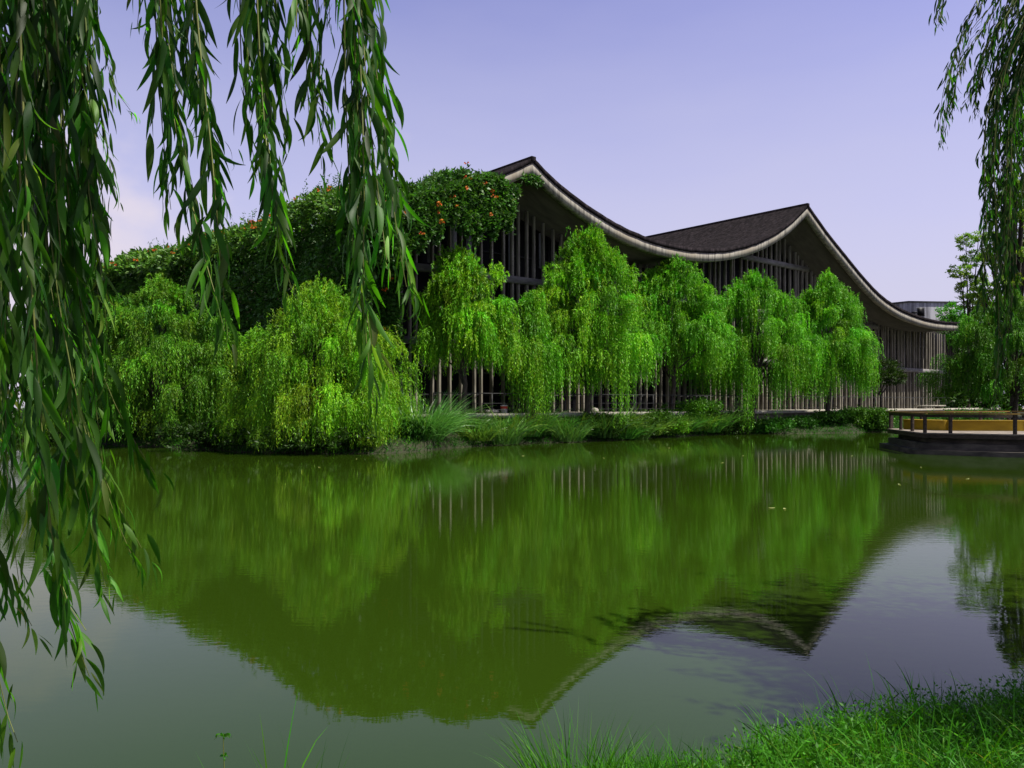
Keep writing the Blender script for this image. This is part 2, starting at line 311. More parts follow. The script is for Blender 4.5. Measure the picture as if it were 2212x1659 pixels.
def near_z(x, y): return np.interp(near_edge(x) - y, [-0.6, 0.0, 0.3, 0.8, 2.0, 30], [-0.4, -0.02, 0.16, 0.28, 0.55, 0.6])
gx = np.linspace(-14, 14, 90); go = np.array([-0.6, 0.0, 0.15, 0.3, 0.8, 1.4, 2.0, 4, 30.0])
V = np.zeros((len(go), len(gx), 3)); V[..., 0] = gx[None]; V[..., 1] = near_edge(gx)[None] - go[:, None]; V[..., 2] = near_z(V[..., 0], V[..., 1])
i = np.arange(len(go)-1)[:, None]*len(gx); j = np.arange(len(gx)-1)[None]
mb = MB(); mb.add(V, np.stack([i+j, i+len(gx)+j, i+len(gx)+j+1, i+j+1], -1).reshape(-1, 4))
tag(mb.build('near_bank', M['soil'], smooth=True), kind='structure')

# ------------------------------------------------------------------ the hall (local axes: x along the facade, y towards its back, z up)
U = np.array([0.764, 0.645]); U /= np.linalg.norm(U); NB = np.array([-U[1], U[0]])     # NB points to the back
P0 = np.array([-3.16, 45.0]); HROT = math.atan2(U[1], U[0])
OV = 3.1                                                # roof overhang in front of the fins
TZ = 1.62                                               # terrace level
def hall(s, b, z=0.0): q = P0 + U*s + NB*b; return np.array([q[0], q[1], z])
def px_to_s(px, b):
    k = (px - 1106)/F; a = P0 + NB*b
    return (k*a[1] - a[0])/(U[0] - k*U[1])
def px_to_sz(px, py, b):
    s = px_to_s(px, b); Y = P0[1] + U[1]*s + NB[1]*b; return s, CAMZ - (py - 870)/F*Y
low = [(800, 489), (860, 474), (920, 458), (1000, 433), (1050, 418), (1092, 403), (1129, 385), (1150.7, 373.5), (1179.5, 408.5), (1204.5, 428.5), (1254.5, 466), (1304.5, 499), (1354.5, 526), (1413, 548), (1463, 559.5), (1513, 565), (1546, 565.7), (1588, 560), (1638, 545), (1688, 518), (1713, 498), (1744, 464), (1763, 493), (1788, 527), (1813, 556), (1838, 588), (1878, 635), (1903, 660), (1940.5, 685), (1978, 700), (2008, 709), (2043, 713), (2070, 714)]
prof = np.array([px_to_sz(a, b, -OV) for a, b in low])
PK1, PK2 = 7, 21
def smooth_seg(p, n):
    t = np.linspace(p[0, 0], p[-1, 0], n); z = np.interp(t, p[:, 0], p[:, 1])
    for _ in range(14):
        zz_ = z.copy(); zz_[1:-1] = (z[:-2] + 2*z[1:-1] + z[2:])/4; z = zz_
    return np.stack([t, z], 1)
PROF = np.concatenate([smooth_seg(prof[:PK1+1], 24), smooth_seg(prof[PK1:PK2+1], 70)[1:], smooth_seg(prof[PK2:], 60)[1:]])
def soffit_z(s): return np.interp(s, PROF[:, 0], PROF[:, 1])
S0, S1 = PROF[0, 0], PROF[-1, 0]
DEPTH = 76.0
hallE = thing('museum_hall', 'long grey concrete hall with swooping twin-peaked tiled roof and vertical fins behind the willows', 'building', (P0[0], P0[1], 0), HROT)
def strip(mb, P, y0, y1, dz0, dz1, m=0):
    """swept closed band under the profile: front, back, top and bottom faces"""
    n = len(P); v = []
    for (y, dz) in ((y0, dz0), (y0, dz1), (y1, dz1), (y1, dz0)):
        v.append(np.stack([P[:, 0], np.full(n, y), P[:, 1] + dz], 1))
    v = np.stack(v, 1)
    i = np.arange(n-1)[:, None]*4; k = np.arange(4)[None]; k2 = (k+1) % 4
    mb.add(v, np.stack([i+k, i+k2, i+4+k2, i+4+k], -1)[..., ::-1].reshape(-1, 4), m)
    mb.add(v[0], [(0, 1, 2, 3)], m); mb.add(v[-1], [(3, 2, 1, 0)], m)
mb = MB(); strip(mb, PROF, -OV, -OV + 0.4, 0.0, 0.58); mb.build('fascia', M['fascia'], hallE)
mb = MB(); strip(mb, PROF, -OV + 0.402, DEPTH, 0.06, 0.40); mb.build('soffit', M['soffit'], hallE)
# tile layer, built as courses with a slightly ragged outer edge
mb = MB(); PT = PROF.copy(); PT[:, 1] += rng.normal(0, 0.012, len(PT)); strip(mb, PT, -OV - 0.06, DEPTH, 0.584, 0.86)
tl = mb.build('roof', M['tiles'], hallE)
mb = MB()
for pk in (PK1, PK2):
    s_, z_ = prof[pk]; mb.prism([(s_-0.16, -OV-0.10), (s_+0.16, -OV-0.10), (s_+0.16, DEPTH), (s_-0.16, DEPTH)], z_+0.66, z_+0.90)
mb.build('ridge_cap', M['tiles'], hallE)
# fins
SF0, SF1 = -3.0, 66.5
fin_s = np.linspace(SF0, SF1, 100) + rng.normal(0, 0.13, 100)
for s in fin_s:
    w = 0.055 + 0.018*rng.random(); d = 0.24
    z1 = float(min(soffit_z(s-w), soffit_z(s+w))) + 0.055
    mb = MB(); mb.bbox((s-w, 0.0, TZ), (s+w, d, z1), 0.012); mb.build('fin', M['fin'], hallE)
BE = [(TZ+3.75, TZ+4.15, -3.4, 66.8), (TZ+7.75, TZ+8.15, -3.4, 66.8), (13.55, 13.95, 28.0, 46.0)]
for z0, z1, a, b in BE:
    # only where the beam is below the soffit
    ss = np.linspace(a, b, 300); ok = soffit_z(ss) > z1 + 0.05
    k = 0
    while k < len(ss):
        if ok[k]:
            e = k
            while e+1 < len(ss) and ok[e+1]: e += 1
            if e > k+2:
                mb = MB(); mb.box((ss[k], -0.09, z0), (ss[e], 0.30, z1)); mb.build('floor_beam', M['beam'], hallE)
            k = e+1
        else: k += 1
# glazing and back of house
mb = MB(); n = 120; ss = np.linspace(-3.6, 67.0, n); zt = soffit_z(ss) + 0.05
v = np.stack([np.stack([ss, np.full(n, 1.25), np.full(n, TZ-0.1)], 1), np.stack([ss, np.full(n, 1.25), zt], 1)], 1)
i = np.arange(n-1)*2; mb.add(v, np.stack([i, i+2, i+3, i+1], 1)); mb.build('glazing', M['glass'], hallE)
mb = MB()
for z in (TZ+1.0, TZ+2.35, TZ+2.6, TZ+5.3, TZ+6.6, TZ+9.6):
    ss = np.linspace(-3.4, 66.6, 300); ok = soffit_z(ss) > z+0.3; a = ss[ok]
    brk = np.where(np.diff(a) > 0.5)[0]; segs = np.split(a, brk+1)
    for g in segs:
        if len(g) > 3: mb.box((g[0], 1.14, z), (g[-1], 1.2, z+0.08))
for s in np.arange(-2, 66, 3.4):
    mb.box((s-0.05, 1.12, TZ), (s+0.05, 1.21, float(soffit_z(s))))
mb.build('window_frame', M['frame'], hallE)
for k in range(16):
    s = [1.2, 4.4, 6.9, 8.6, -1.5, 0.1, 13.0, 17.5, 29.0, 33.0, 36.5, 40.0, 51.0, 55.0, 58.4, 62.2][k]; z = TZ + [8.4, 8.3, 9.0, 8.4, 8.4, 8.3, 8.3, 4.3, 8.4, 4.3, 8.4, 4.3, 4.3, 0.2, 4.3, 0.2][k]
    h = min([2.6, 3.4, 2.2, 3.0, 2.8, 3.2, 2.0, 3.2, 2.2, 3.2, 2.6, 3.2, 3.2, 3.3, 3.2, 3.3][k], float(soffit_z(s)) - z - 0.1)
    mb = MB(); mb.box((s, 0.62, z), (s+0.42, 0.70, z+h)); mb.build('panel', M['panel'], hallE)
# end walls, back wall and the ledge-stone pier at the corner
mb = MB(); mb.bbox((-4.25, -0.15, 0.9), (-3.6, 0.75, float(soffit_z(-4.0))+0.05), 0.02); mb.build('stone_pier', M['ledge'], hallE)
mb = MB(); mb.box((-4.2, 0.8, 0.9), (-3.9, DEPTH-1, float(soffit_z(-4.2))+0.05)); mb.box((66.9, 1.3, 0.9), (67.2, DEPTH-1, float(soffit_z(67.0))+0.04))
ss = np.linspace(-3.85, 66.85, 90); v = np.stack([np.stack([ss, np.full(90, DEPTH-1.2), np.full(90, 0.9)], 1), np.stack([ss, np.full(90, DEPTH-1.2), soffit_z(ss)+0.05], 1)], 1)
i = np.arange(89)*2; mb.add(v, np.stack([i, i+2, i+3, i+1], 1))
mb.build('side_wall', M['base'], hallE)
# terrace with its retaining wall
mb = MB(); mb.box((-4.6, -3.3, TZ-0.22), (84, 1.24, TZ-0.004)); mb.build('terrace_slab', M['terrace'], hallE)
mb = MB(); mb.box((-4.4, -3.1, -0.4), (84, -2.7, TZ-0.222)); mb.build('retaining_wall', M['retain'], hallE)
# terrace railing: dark thin posts and one rail
rl = thing('terrace_railing', 'thin dark metal railing along the pale terrace edge in front of the fins', 'railing', hall(0, -3.0, TZ), HROT)
for s in np.arange(-3.6, 60, 1.9):
    mb = MB(); mb.box((s-0.02, -0.02, 0), (s+0.02, 0.02, 1.06)); mb.build('post', M['frame'], rl)
for z, r_ in ((1.08, 0.025), (0.55, 0.012), (0.2, 0.012)):
    mb = MB(); mb.tube([(-3.6, 0, z), (20, 0, z), (40, 0, z), (60, 0, z)], r_, 6); mb.build('rail', M['frame'], rl)

# ------------------------------------------------------------------ concrete annex far behind
YA = 112.0
ax, az = pix(1963, 652, YA)[0], pix(0, 653, YA)[2]
an = thing('concrete_annex', 'boxy grey concrete block with one square window beyond the right end of the roof', 'building', (ax, YA, 1.0), R(6))
mb = MB(); mb.prism([(0, 0), (7.2, 0), (7.2, 12), (-7.0, 12)], 12.4, az-1.0); mb.build('upper_storey', M['annex'], an)
mb = MB(); mb.prism([(-0.15, -0.15), (7.4, -0.15), (7.4, 12.3), (-7.5, 12.3)], az-1.0+0.003, az-0.82); mb.build('parapet_cap', M['frame'], an)
mb = MB(); mb.prism([(-3, -1.5), (12, -1.5), (12, 13), (-10, 13)], 0, 12.39); mb.build('lower_storey', M['base'], an)
w = MB(); x0 = (1983.5-1963)/F*YA; x1 = (1997.5-1963)/F*YA; z0 = pix(0, 681, YA)[2]-1; z1 = pix(0, 666, YA)[2]-1
w.box((x0-0.1, -0.06, z0-0.1), (x1+0.1, -0.002, z1+0.1)); wf = w.build('window', M['frame'], an)
w = MB(); w.box((x0, -0.09, z0), (x1, -0.062, z1)); w.build('pane', M['glass'], wf)
w = MB(); w.box((0.45, -0.5, z0-0.35), (0.9, -0.002, z0+0.35)); w.box((0.4, -0.55, z0+0.352), (0.95, -0.002, z0+0.45)); w.build('vent_box', M['frame'], an)

# ------------------------------------------------------------------ viewing deck at the right
dk = thing('viewing_deck', 'dark timber viewing deck over the water with railing and ochre bench', 'deck', (17.6, 34.4, 0))
O = np.array([17.6, 34.4])
DP = np.array([(18.6, 39.6), (17.55, 34.2), (20.4, 32.2), (27.0, 31.2), (40, 31.0), (40, 41.0), (26, 42.0)]) - O
def inset(P, d): c = P.mean(0); return c + (P - c)*(1 - d/np.linalg.norm(P - c, axis=1, keepdims=True))
mb = MB(); mb.prism(inset(DP, 0.02), 0.70, 0.86); mb.build('deck_floor', M['deck_wood'], dk)
mb = MB(); mb.prism(DP, 0.872, 0.92); mb.build('deck_edge', M['deck_edge'], dk)
mb = MB(); mb.prism(inset(DP, 0.5), 0.48, 0.70-0.002); mb.build('plinth', M['base'], dk)
mb = MB(); mb.prism(inset(DP, 0.05), 0.20, 0.478); mb.prism(inset(DP, -0.35), -0.5, 0.198); mb.build('base', M['base'], dk)
RA = [DP[0]*1.0, DP[1], DP[2], DP[3], DP[4]]
rails = [np.array(p) for p in inset(DP, 0.15)[:5]]
def seg_pts(a, b, n, end=False): return [a + (b-a)*t for t in np.linspace(0, 1, n+1)[:n + (1 if end else 0)]]
posts = seg_pts(rails[0], rails[1], 3) + [rails[1]] + [rails[1] + (rails[2]-rails[1])*0.28] + [rails[1] + (rails[2]-rails[1])*0.95] + seg_pts(rails[2], rails[3], 4)[1:] + seg_pts(rails[3], rails[4], 5)
for p in posts:
    mb = MB(); mb.bbox((p[0]-0.06, p[1]-0.06, 0.922), (p[0]+0.06, p[1]+0.06, 1.70)); mb.build('post', M['deck_wood'], dk)
def plank(mb, a, b, w, z0, z1, ext=0.1):
    d = (b-a)/np.linalg.norm(b-a); q = np.array([-d[1], d[0]])*w/2; a = a - d*ext; b = b + d*ext
    mb.prism([a-q, b-q, b+q, a+q], z0, z1)
for k in range(4):
    mb = MB(); plank(mb, rails[k], rails[k+1], 0.22, 1.712, 1.775, 0.02 if k else 0.15); mb.build('handrail', M['rail_top'], dk)
    mb = MB(); plank(mb, rails[k], rails[k+1], 0.09, 1.58, 1.70, -0.08); mb.build('under_rail', M['deck_wood'], dk)
bl = [np.array(p) for p in [(1.6, 4.4), (2.4, 2.3), (9.0, 1.6), (22.0, 1.2)]]
for k in range(3):
    mb = MB(); plank(mb, bl[k], bl[k+1], 0.5, 0.922, 1.34, -0.01 if k else 0.0); plank(mb, bl[k], bl[k+1], 0.62, 1.342, 1.40, -0.01 if k else 0.0)
    mb.build('bench', M['ochre'], dk)
br_ = [np.array(p) for p in [(1.4, 5.6), (8.4, 7.4), (22, 7.0)]]
for k in range(2):
    mb = MB(); plank(mb, br_[k], br_[k+1], 0.2, 1.712, 1.775); mb.build('handrail', M['rail_top'], dk)
    for p in seg_pts(br_[k], br_[k+1], 4):
        mb = MB(); mb.bbox((p[0]-0.07, p[1]-0.07, 0.922), (p[0]+0.07, p[1]+0.07, 1.71)); mb.build('post', M['deck_wood'], dk)
# a low ochre wall seen under the far right willow
# ------------------------------------------------------------------ far willows
def willow(name, label, px, Y, wpx, top_y, bot_z, tint, tufts=80, strands=22, leaves=26, seed=1, lean=0.0, droop=1.0, leafL=0.17, leafW=0.034, upright=0.5, depth=None, m='willow', group='willows along the far bank', dx=0.0, loc=None, zm_f=0.5, extra=(), low=0.34, rag=0.55):
    global rng
    rng = np.random.default_rng(seed)
    if loc is None:
        x = (px-1106)/F*Y; gz = float(ground_z(x, Y))
        R_ = wpx/F*Y/2; zt = CAMZ - (top_y-870)/F*Y
    else: x, Y, gz, R_, zt = loc
    e = thing(name, label, 'tree', (x, Y, gz), 0, group)
    zt -= gz; zb = bot_z - gz
    zm = zb + zm_f*(zt - zb)
    Rd = depth or R_
    # tuft origins on and inside a lumpy dome
    az_ = rng.uniform(0, 2*np.pi, tufts); h = rng.random(tufts)**0.75
    nl = int(tufts*low); h[:nl] = rng.uniform(-0.2, 0.3, nl)          # low outer curtain
    h = np.clip(h, -0.3, 0.985); rr = np.sqrt(1 - h**2)*rng.uniform(0.45, 1.0, tufts)**0.6; rr[:nl] = rng.uniform(0.5, 1.0, nl)
    lump = 1 + 0.14*np.sin(3*az_ + seed) + 0.10*np.sin(5*az_ + 2*seed) 
    O_ = np.stack([R_*0.86*rr*np.cos(az_)*lump + lean*h + dx, Rd*0.86*rr*np.sin(az_)*lump, zm + (zt-zm)*h*(0.90 + 0.08*np.sin(2*az_+seed))], 1)
    outd = np.stack([np.cos(az_), np.sin(az_), np.zeros(tufts)], 1)
    zbt = zb + rng.random(tufts)**1.3*rag*np.maximum(zm - zb, 0.5)
    for (ex, ey, ez, eb) in extra:               # single long curtains hanging lower than the crown
        O_ = np.concatenate([O_, [[ex, ey, ez - gz]]]); az_ = np.append(az_, -1.6); h = np.append(h, 0.0); zbt = np.append(zbt, eb - gz)
    tufts = len(O_)
    mb = MB()
    n = tufts*strands
    # strands hang along the arched outer part of each bough
    q = rng.random(n)**0.8; Lb = np.repeat(rng.uniform(0.6, 1.35, tufts)*(0.55 + 0.12*R_), strands)
    inw = -np.repeat(np.stack([np.cos(az_), np.sin(az_), np.zeros(tufts)], 1), strands, 0)
    o = np.repeat(O_, strands, 0) + inw*(q*Lb)[:, None] + rng.normal(0, 0.11, (n, 3))*np.array([1.4, 1.4, 0.6])
    o[:, 2] += Lb*(0.30*np.sin(np.pi*0.9*q) - 0.22*q) - 0.10
    hh = np.repeat(np.clip(h, 0, 1), strands)
    ang = np.repeat(az_, strands) + rng.normal(0, 0.75, n)
    d = np.stack([np.cos(ang), np.sin(ang), np.zeros(n)], 1)
    a = rng.uniform(0.12, 0.62, n)*(0.7 + 0.5*(1-hh))
    b = rng.uniform(0.0, upright, n)*(0.3 + hh)*np.where(hh > 0.6, rng.uniform(0.6, 2.0, n), 0.8)
    tl_ = np.repeat(rng.uniform(0.7, 1.5, tufts)*rng.choice([1, 1, 1.0, 1.7], tufts), strands)
    Ls = (0.7 + 1.35*(1-hh))*tl_*rng.uniform(0.45, 1.15, n)*droop*(1 - 0.45*q)
    zbs = np.repeat(zbt, strands)
    Ls = np.where(zbs < zb - 0.01, 9.0, Ls)
    Ls = np.minimum(Ls, np.maximum(o[:, 2] - zbs, 0.4)*rng.uniform(0.7, 1.1, n) + b)
    tau = (np.arange(leaves) + rng.random((n, leaves)))/leaves
    t = tau*Ls[:, None]
    hor = a[:, None]*(1 - np.exp(-t/a[:, None]))
    P = o[:, None] + d[:, None]*hor[..., None]
    P[..., 2] += b[:, None]*(1 - np.exp(-t/0.32)) - (t - 0.75*hor)
    ph = rng.uniform(0, 6.28, (n, 1))
    P[..., 0] += 0.05*np.sin(t*2.1 + ph); P[..., 1] += 0.05*np.cos(t*1.7 + ph)
    tz = np.stack([d[:, None, 0]*np.exp(-t/a[:, None]), d[:, None, 1]*np.exp(-t/a[:, None]), b[:, None]/0.32*np.exp(-t/0.32) - 1 + 0.75*np.exp(-t/a[:, None])], -1)
    D = unit(unit(tz) + 0.62*rand_dir(n*leaves).reshape(n, leaves, 3))
    cl = tints(n, 0.10, 0.10)*np.repeat(tints(tufts, 0.20, 0.14), strands, 0)*np.array(tint)
    c = np.repeat(cl, leaves, 0)*tints(n*leaves, 0.2, 0.14)
    # younger, yellower leaf near the tips of the upright shoots
    P = P.reshape(-1, 3); D = D.reshape(-1, 3)
    keep = P[:, 2] + gz > np.repeat(zbs + gz - 0.25, leaves)
    P, D, c = P[keep], D[keep], c[keep]
    diamonds(mb, P, D, leafL*rng.uniform(0.65, 1.25, len(P)), leafW*rng.uniform(0.7, 1.2, len(P)), 0, c)
    mb.build('crown', M[m], e)
    # trunk and limbs
    tb = MB(); ht = zm*0.75 if zm > 1.2 else 0.9
    r0 = 0.04 + 0.009*zt + 0.008*R_
    lx = lean*0.5 + dx*0.6
    tp = [(0, 0, -0.25), (0.08*lx, 0.03, ht*0.3), (0.3*lx + 0.12, -0.05, ht*0.65), (0.6*lx, 0.04, ht)]
    tb.tube(tp, [r0*1.35, r0, r0*0.85, r0*0.7], 9)
    tb.build('trunk', M['bark'], e, smooth=True)
    lb = MB(); sel = rng.permutation(tufts)[:min(tufts, 30)]
    for k in sel:
        q = O_[k]; s0 = np.array(tp[-1]) - np.array([0, 0, ht*0.35*rng.random()]); md = s0*0.45 + q*0.55 + np.array([0, 0, 0.12*(q[2]-s0[2])])
        md[:2] = s0[:2] + (q[:2]-s0[:2])*0.42
        lb.tube([s0, (s0+md)/2 + rng.normal(0, 0.06, 3), md, (md+q)/2 + rng.normal(0, 0.05, 3), q], [r0*0.42, r0*0.3, r0*0.2, r0*0.12, r0*0.05], 5)
    lb.build('limbs', M['bark'], e, smooth=True)
    return e
G = (1.0, 1.0, 1.0)
willow('weeping_willow', 'dull grey-green weeping willow at the left, behind the hanging foreground leaves', 345, 40.6, 560, 608, 0.05, (0.62, 0.66, 0.9), tufts=235, strands=44, seed=11, zm_f=0.3, depth=3.2, leafL=0.16, leafW=0.032, rag=0.2)
willow('weeping_willow', 'yellow-green rounded weeping willow whose strands touch the water beside the reed clump', 690, 35.6, 480, 622, 0.0, (1.05, 0.95, 0.8), tufts=205, strands=46, seed=12, zm_f=0.26, depth=3.0, droop=1.15, leafL=0.14, leafW=0.026, upright=0.6, rag=0.2)
willow('weeping_willow', 'upright leafy willow in front of the ledge-stone corner of the hall', 1000, 41.0, 275, 545, 3.0, (0.95, 0.98, 0.8), tufts=125, strands=40, seed=13, zm_f=0.4, droop=0.85, upright=0.7, depth=1.6, rag=0.4)
willow('weeping_willow', 'small narrow willow with long thin strands between two taller willows', 1150, 44.2, 135, 640, 0.55, (0.85, 0.98, 1), tufts=40, strands=40, seed=14, zm_f=0.6, droop=2.0, depth=1.1, rag=0.3)
willow('weeping_willow', 'tallest bright green willow beneath the dip of the roof, with feathery upright tips', 1268, 46.5, 335, 515, 1.9, (1.0, 1.06, 0.9), tufts=165, strands=42, seed=15, zm_f=0.36, upright=0.8, droop=1.05, depth=2.8, extra=[(1.7, -2.0, 5.6, 0.9), (2.0, -1.6, 6.0, 1.2), (-2.4, -1.5, 5.0, 1.2)], rag=0.35)
willow('weeping_willow', 'mid green willow standing left of the lowest point of the roof curve', 1452, 53, 300, 560, 2.9, (0.85, 1.0, 1.0), tufts=155, strands=42, seed=16, zm_f=0.4, droop=0.9, depth=2.8, rag=0.4)
willow('weeping_willow', 'broad weeping willow with one long strand curtain reaching the bank, below the second gable', 1625, 57.0, 375, 592, 1.6, (0.84, 1.0, 1.0), tufts=200, strands=42, seed=17, zm_f=0.4, droop=1.3, depth=3.0, extra=[(-1.3, -2.2, 5.6, 0.1), (-1.0, -2.3, 5.0, 0.1), (-0.7, -2.0, 5.2, 0.3), (1.2, -2.2, 5.0, 1.0), (0.6, -1.8, 9.3, 5.0), (0.5, -1.6, 10.0, 6.0), (0.8, -2.0, 8.0, 4.0), (0.4, -2.2, 6.8, 3.0)], rag=0.25)
willow('weeping_willow', 'rightmost willow before the bare stretch of fins, its drooping crown leaning right', 1788, 60.0, 262, 594, 1.7, (0.82, 1.0, 0.95), tufts=175, strands=42, seed=18, zm_f=0.38, droop=1.25, lean=0.1, dx=0.0, depth=3.0, rag=0.25)
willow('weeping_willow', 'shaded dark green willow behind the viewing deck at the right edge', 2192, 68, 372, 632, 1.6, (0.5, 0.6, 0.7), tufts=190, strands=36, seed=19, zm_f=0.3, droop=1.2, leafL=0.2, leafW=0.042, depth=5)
rng = np.random.default_rng(70)

# ------------------------------------------------------------------ round-crowned trees made of leaf clusters
def leafy_tree(name, label, base, lobes, tint, nleaf, leaf=(0.16, 0.08), m='shrub', trunk_r=0.12, seed=3, cat='tree', group=None, gz=None, forks=None):
    global rng
    rng = np.random.default_rng(seed)
    x, Y = base; gz = float(ground_z(x, Y)) if gz is None else gz
    e = thing(name, label, cat, (x, Y, gz), 0, group)
    mb = MB(); tot = sum(r**2 for *_, r in lobes)
    for (lx, ly, lz, r) in lobes:
        n = int(nleaf*r*r/tot); k = max(6, n//45)
        cc = rand_dir(k)*r*(rng.random((k, 1))**0.3)*np.array([1, 1, 0.85]) + np.array([lx, ly, lz])
        ci = rng.integers(0, k, n)
        P = cc[ci] + rng.normal(0, 0.17*r**0.5, (n, 3))*np.array([1, 1, 0.6])
        D = unit(P - np.array([lx, ly, lz]) + rng.normal(0, 0.6*r, (n, 3)) - np.array([0, 0, 0.2*r]))
        c = tints(k, 0.15, 0.12)[ci]*tints(n, 0.2, 0.1)*np.array(tint)
        diamonds(mb, P, D, leaf[0]*rng.uniform(0.6, 1.2, n), leaf[1]*rng.uniform(0.7, 1.2, n), 0, c)
    mb.build('crown', M[m], e)
    tb = MB(); top = np.array(min(lobes, key=lambda q: q[2])[:3]); ht = top[2]*0.75
    tb.tube([(0, 0, -0.2), (0.03, 0, ht*0.5), (0.0, 0.05, ht)], [trunk_r*1.3, trunk_r, trunk_r*0.8], 8); tb.build('trunk', M['bark'], e, smooth=True)
    lb = MB()
    for (lx, ly, lz, r) in lobes:
        s0 = np.array([0, 0.03, ht*0.8]); q = np.array([lx, ly, lz]); 
        lb.tube([s0, s0*0.5+q*0.5+rng.normal(0, 0.08, 3), q], [trunk_r*0.7, trunk_r*0.45, trunk_r*0.2], 6)
        for _ in range(4):
            d_ = rand_dir(1)[0]*r*0.8; lb.tube([q, q+d_*0.5+rng.normal(0, 0.05, 3), q+d_], [trunk_r*0.2, trunk_r*0.12, 0.01], 5)
    lb.build('limbs', M['bark'], e, smooth=True)
    return e
x_, Y_ = (1902-1106)/F*66, 66
leafy_tree('small_tree', 'small dark round-headed tree on a thin trunk in front of the bare fins', (x_, Y_), [(-0.6, 0, 3.6, 0.9), (0.4, 0.2, 4.0, 1.0), (1.2, 0, 3.4, 0.8), (0.2, -0.5, 3.2, 0.8), (-1.2, 0, 2.9, 0.6)], (0.55, 0.5, 0.7), 6500, (0.17, 0.085), trunk_r=0.09, seed=31)
x_, Y_ = (2190-1106)/F*88, 88
lob = []
rg = np.random.default_rng(5)
for zc in np.arange(11.0, 26, 0.95):
    for k in range(4):
        rad = 5.6*(1 - (zc-9)/20)
        aa = rg.uniform(0, 6.28); lob.append((rad*math.cos(aa)*rg.uniform(0.3, 1), rad*math.sin(aa)*rg.uniform(0.3, 1), zc + rg.normal(0, 0.5), rg.uniform(0.5, 0.95)))
leafy_tree('ginkgo_tree', 'tall airy pale green tree with dark trunk seen through the hanging branches at right', (x_, Y_), lob, (1.3, 1.2, 0.9), 26000, (0.20, 0.15), m='ginkgo', trunk_r=0.32, seed=32)
x_, Y_ = (2092-1106)/F*94, 94
leafy_tree('bushy_tree', 'light green open-branched tree left of the tall ginkgo, its top against the sky', (x_, Y_), [(0.3, 0, 13, 1.3), (-1.0, 0, 16.5, 1.1), (0.5, 0.3, 18.0, 1.1), (-0.3, 0, 20.0, 1.0), (1.4, 0, 15.2, 1.2), (1.2, 0, 20.5, 0.8), (-0.6, 0, 14.6, 0.9), (1.8, 0, 12.0, 1.5), (2.2, 0, 18.2, 1.0)], (1.25, 1.3, 0.9), 9000, (0.24, 0.15), m='ginkgo', trunk_r=0.16, seed=33)
x_, Y_ = (2052-1106)/F*98, 98
leafy_tree('bushy_tree', 'small fresh green tree beside the grey annex block', (x_, Y_), [(0, 0, 12.0, 1.4), (0.9, 0, 11.2, 1.3), (-0.9, 0, 10.8, 1.0), (1.8, 0, 10.4, 1.6), (0.3, 0, 9.4, 1.5)], (0.6, 0.95, 0.9), 6500, (0.26, 0.15), m='willow', trunk_r=0.18, seed=34)
for k, (px, Y, tz, rr, lab) in enumerate([(2075, 104, 11.0, 4.0, 'dark background tree between the annex and the ginkgo'), (2180, 100, 11.5, 4.6, 'dark background tree below the tall ginkgo'), (2300, 98, 12.0, 5.0, 'dark background tree touching the right edge')]):
    x_ = (px-1106)/F*Y
    leafy_tree('broadleaf_tree', lab, (x_, Y), [(0, 0, tz-1.5, rr*0.7), (-rr*0.5, 0, tz-3.5, rr*0.75), (rr*0.5, 0, tz-3.0, rr*0.75), (0, 0, tz-5.5, rr*0.9), (-rr*0.6, -1, tz-7.0, rr*0.7), (rr*0.6, -1, tz-7.0, rr*0.7), (0, -1, tz-8.5, rr*0.8)], (0.9, 1.0, 0.9), 12000, (0.36, 0.17), trunk_r=0.2, seed=140+k)
# dark trees far left behind the first willow
for k, (px, Y, tz, rr, lab) in enumerate([(235, 60, 7.0, 2.6, 'dark tree closing the far left bank behind the grey-green willow'), (60, 56, 7.4, 3.2, 'leftmost dark tree glimpsed through the hanging foreground leaves'), (-120, 54, 8.0, 3.4, 'dark tree at the left frame edge behind the leaf curtain')]):
    x_ = (px-1106)/F*Y
    leafy_tree('broadleaf_tree', lab, (x_, Y), [(0, 0, tz-1.5, rr*0.7), (-rr*0.5, 0, tz-3.0, rr*0.75), (rr*0.5, 0, tz-2.6, rr*0.75), (0, 0, tz-4.2, rr*0.9), (rr*0.2, -0.6, tz-0.8, rr*0.5)], (0.9, 0.9, 0.9), 9000, (0.26, 0.12), trunk_r=0.2, seed=40+k)

# ------------------------------------------------------------------ climbing vine over the left end of the hall
rng = np.random.default_rng(99)
vn = thing('trumpet_vine', 'dense dark climbing vine with orange blossoms covering the left end of the hall', 'vine', (P0[0], P0[1], 0), HROT)
mb = MB()
SKY = [(120, 585), (200, 572), (232, 566), (262, 560), (290, 540), (340, 530), (390, 527), (402, 545), (430, 505), (500, 487), (545, 476), (590, 462), (640, 437), (690, 404), (735, 392), (790, 385), (812, 384)]
SE = S0 - 0.35
def line_b(px):
    """distance back along the eave line s=SE for a picture column"""
    k = (px-1106)/F; a = P0 + U*SE
    return (k*a[1]-a[0])/(NB[0]-k*NB[1])
tb_ = []
for px, py in SKY:
    b = line_b(px); Y = hall(SE, b)[1]; tb_.append((b, CAMZ - (py-870)/F*Y - 0.35))
tb_ = np.array(sorted(tb_)); 
def top_z(b): return np.interp(b, tb_[:, 0], tb_[:, 1])
def nz1(a, b): return 0.5*np.sin(a*0.9+1)+0.35*np.sin(b*1.3+a*0.5)+0.3*np.sin(a*2.3-b*1.9)+0.2*np.sin(3.7*a+2.9*b)
allP, allN = [], []
BB = 75.0
n = 68000                                     # left face
b = rng.random(n)**1.35*(BB+3.4) - 3.2; z = 0.6 + rng.random(n)*(top_z(b)-2.2)
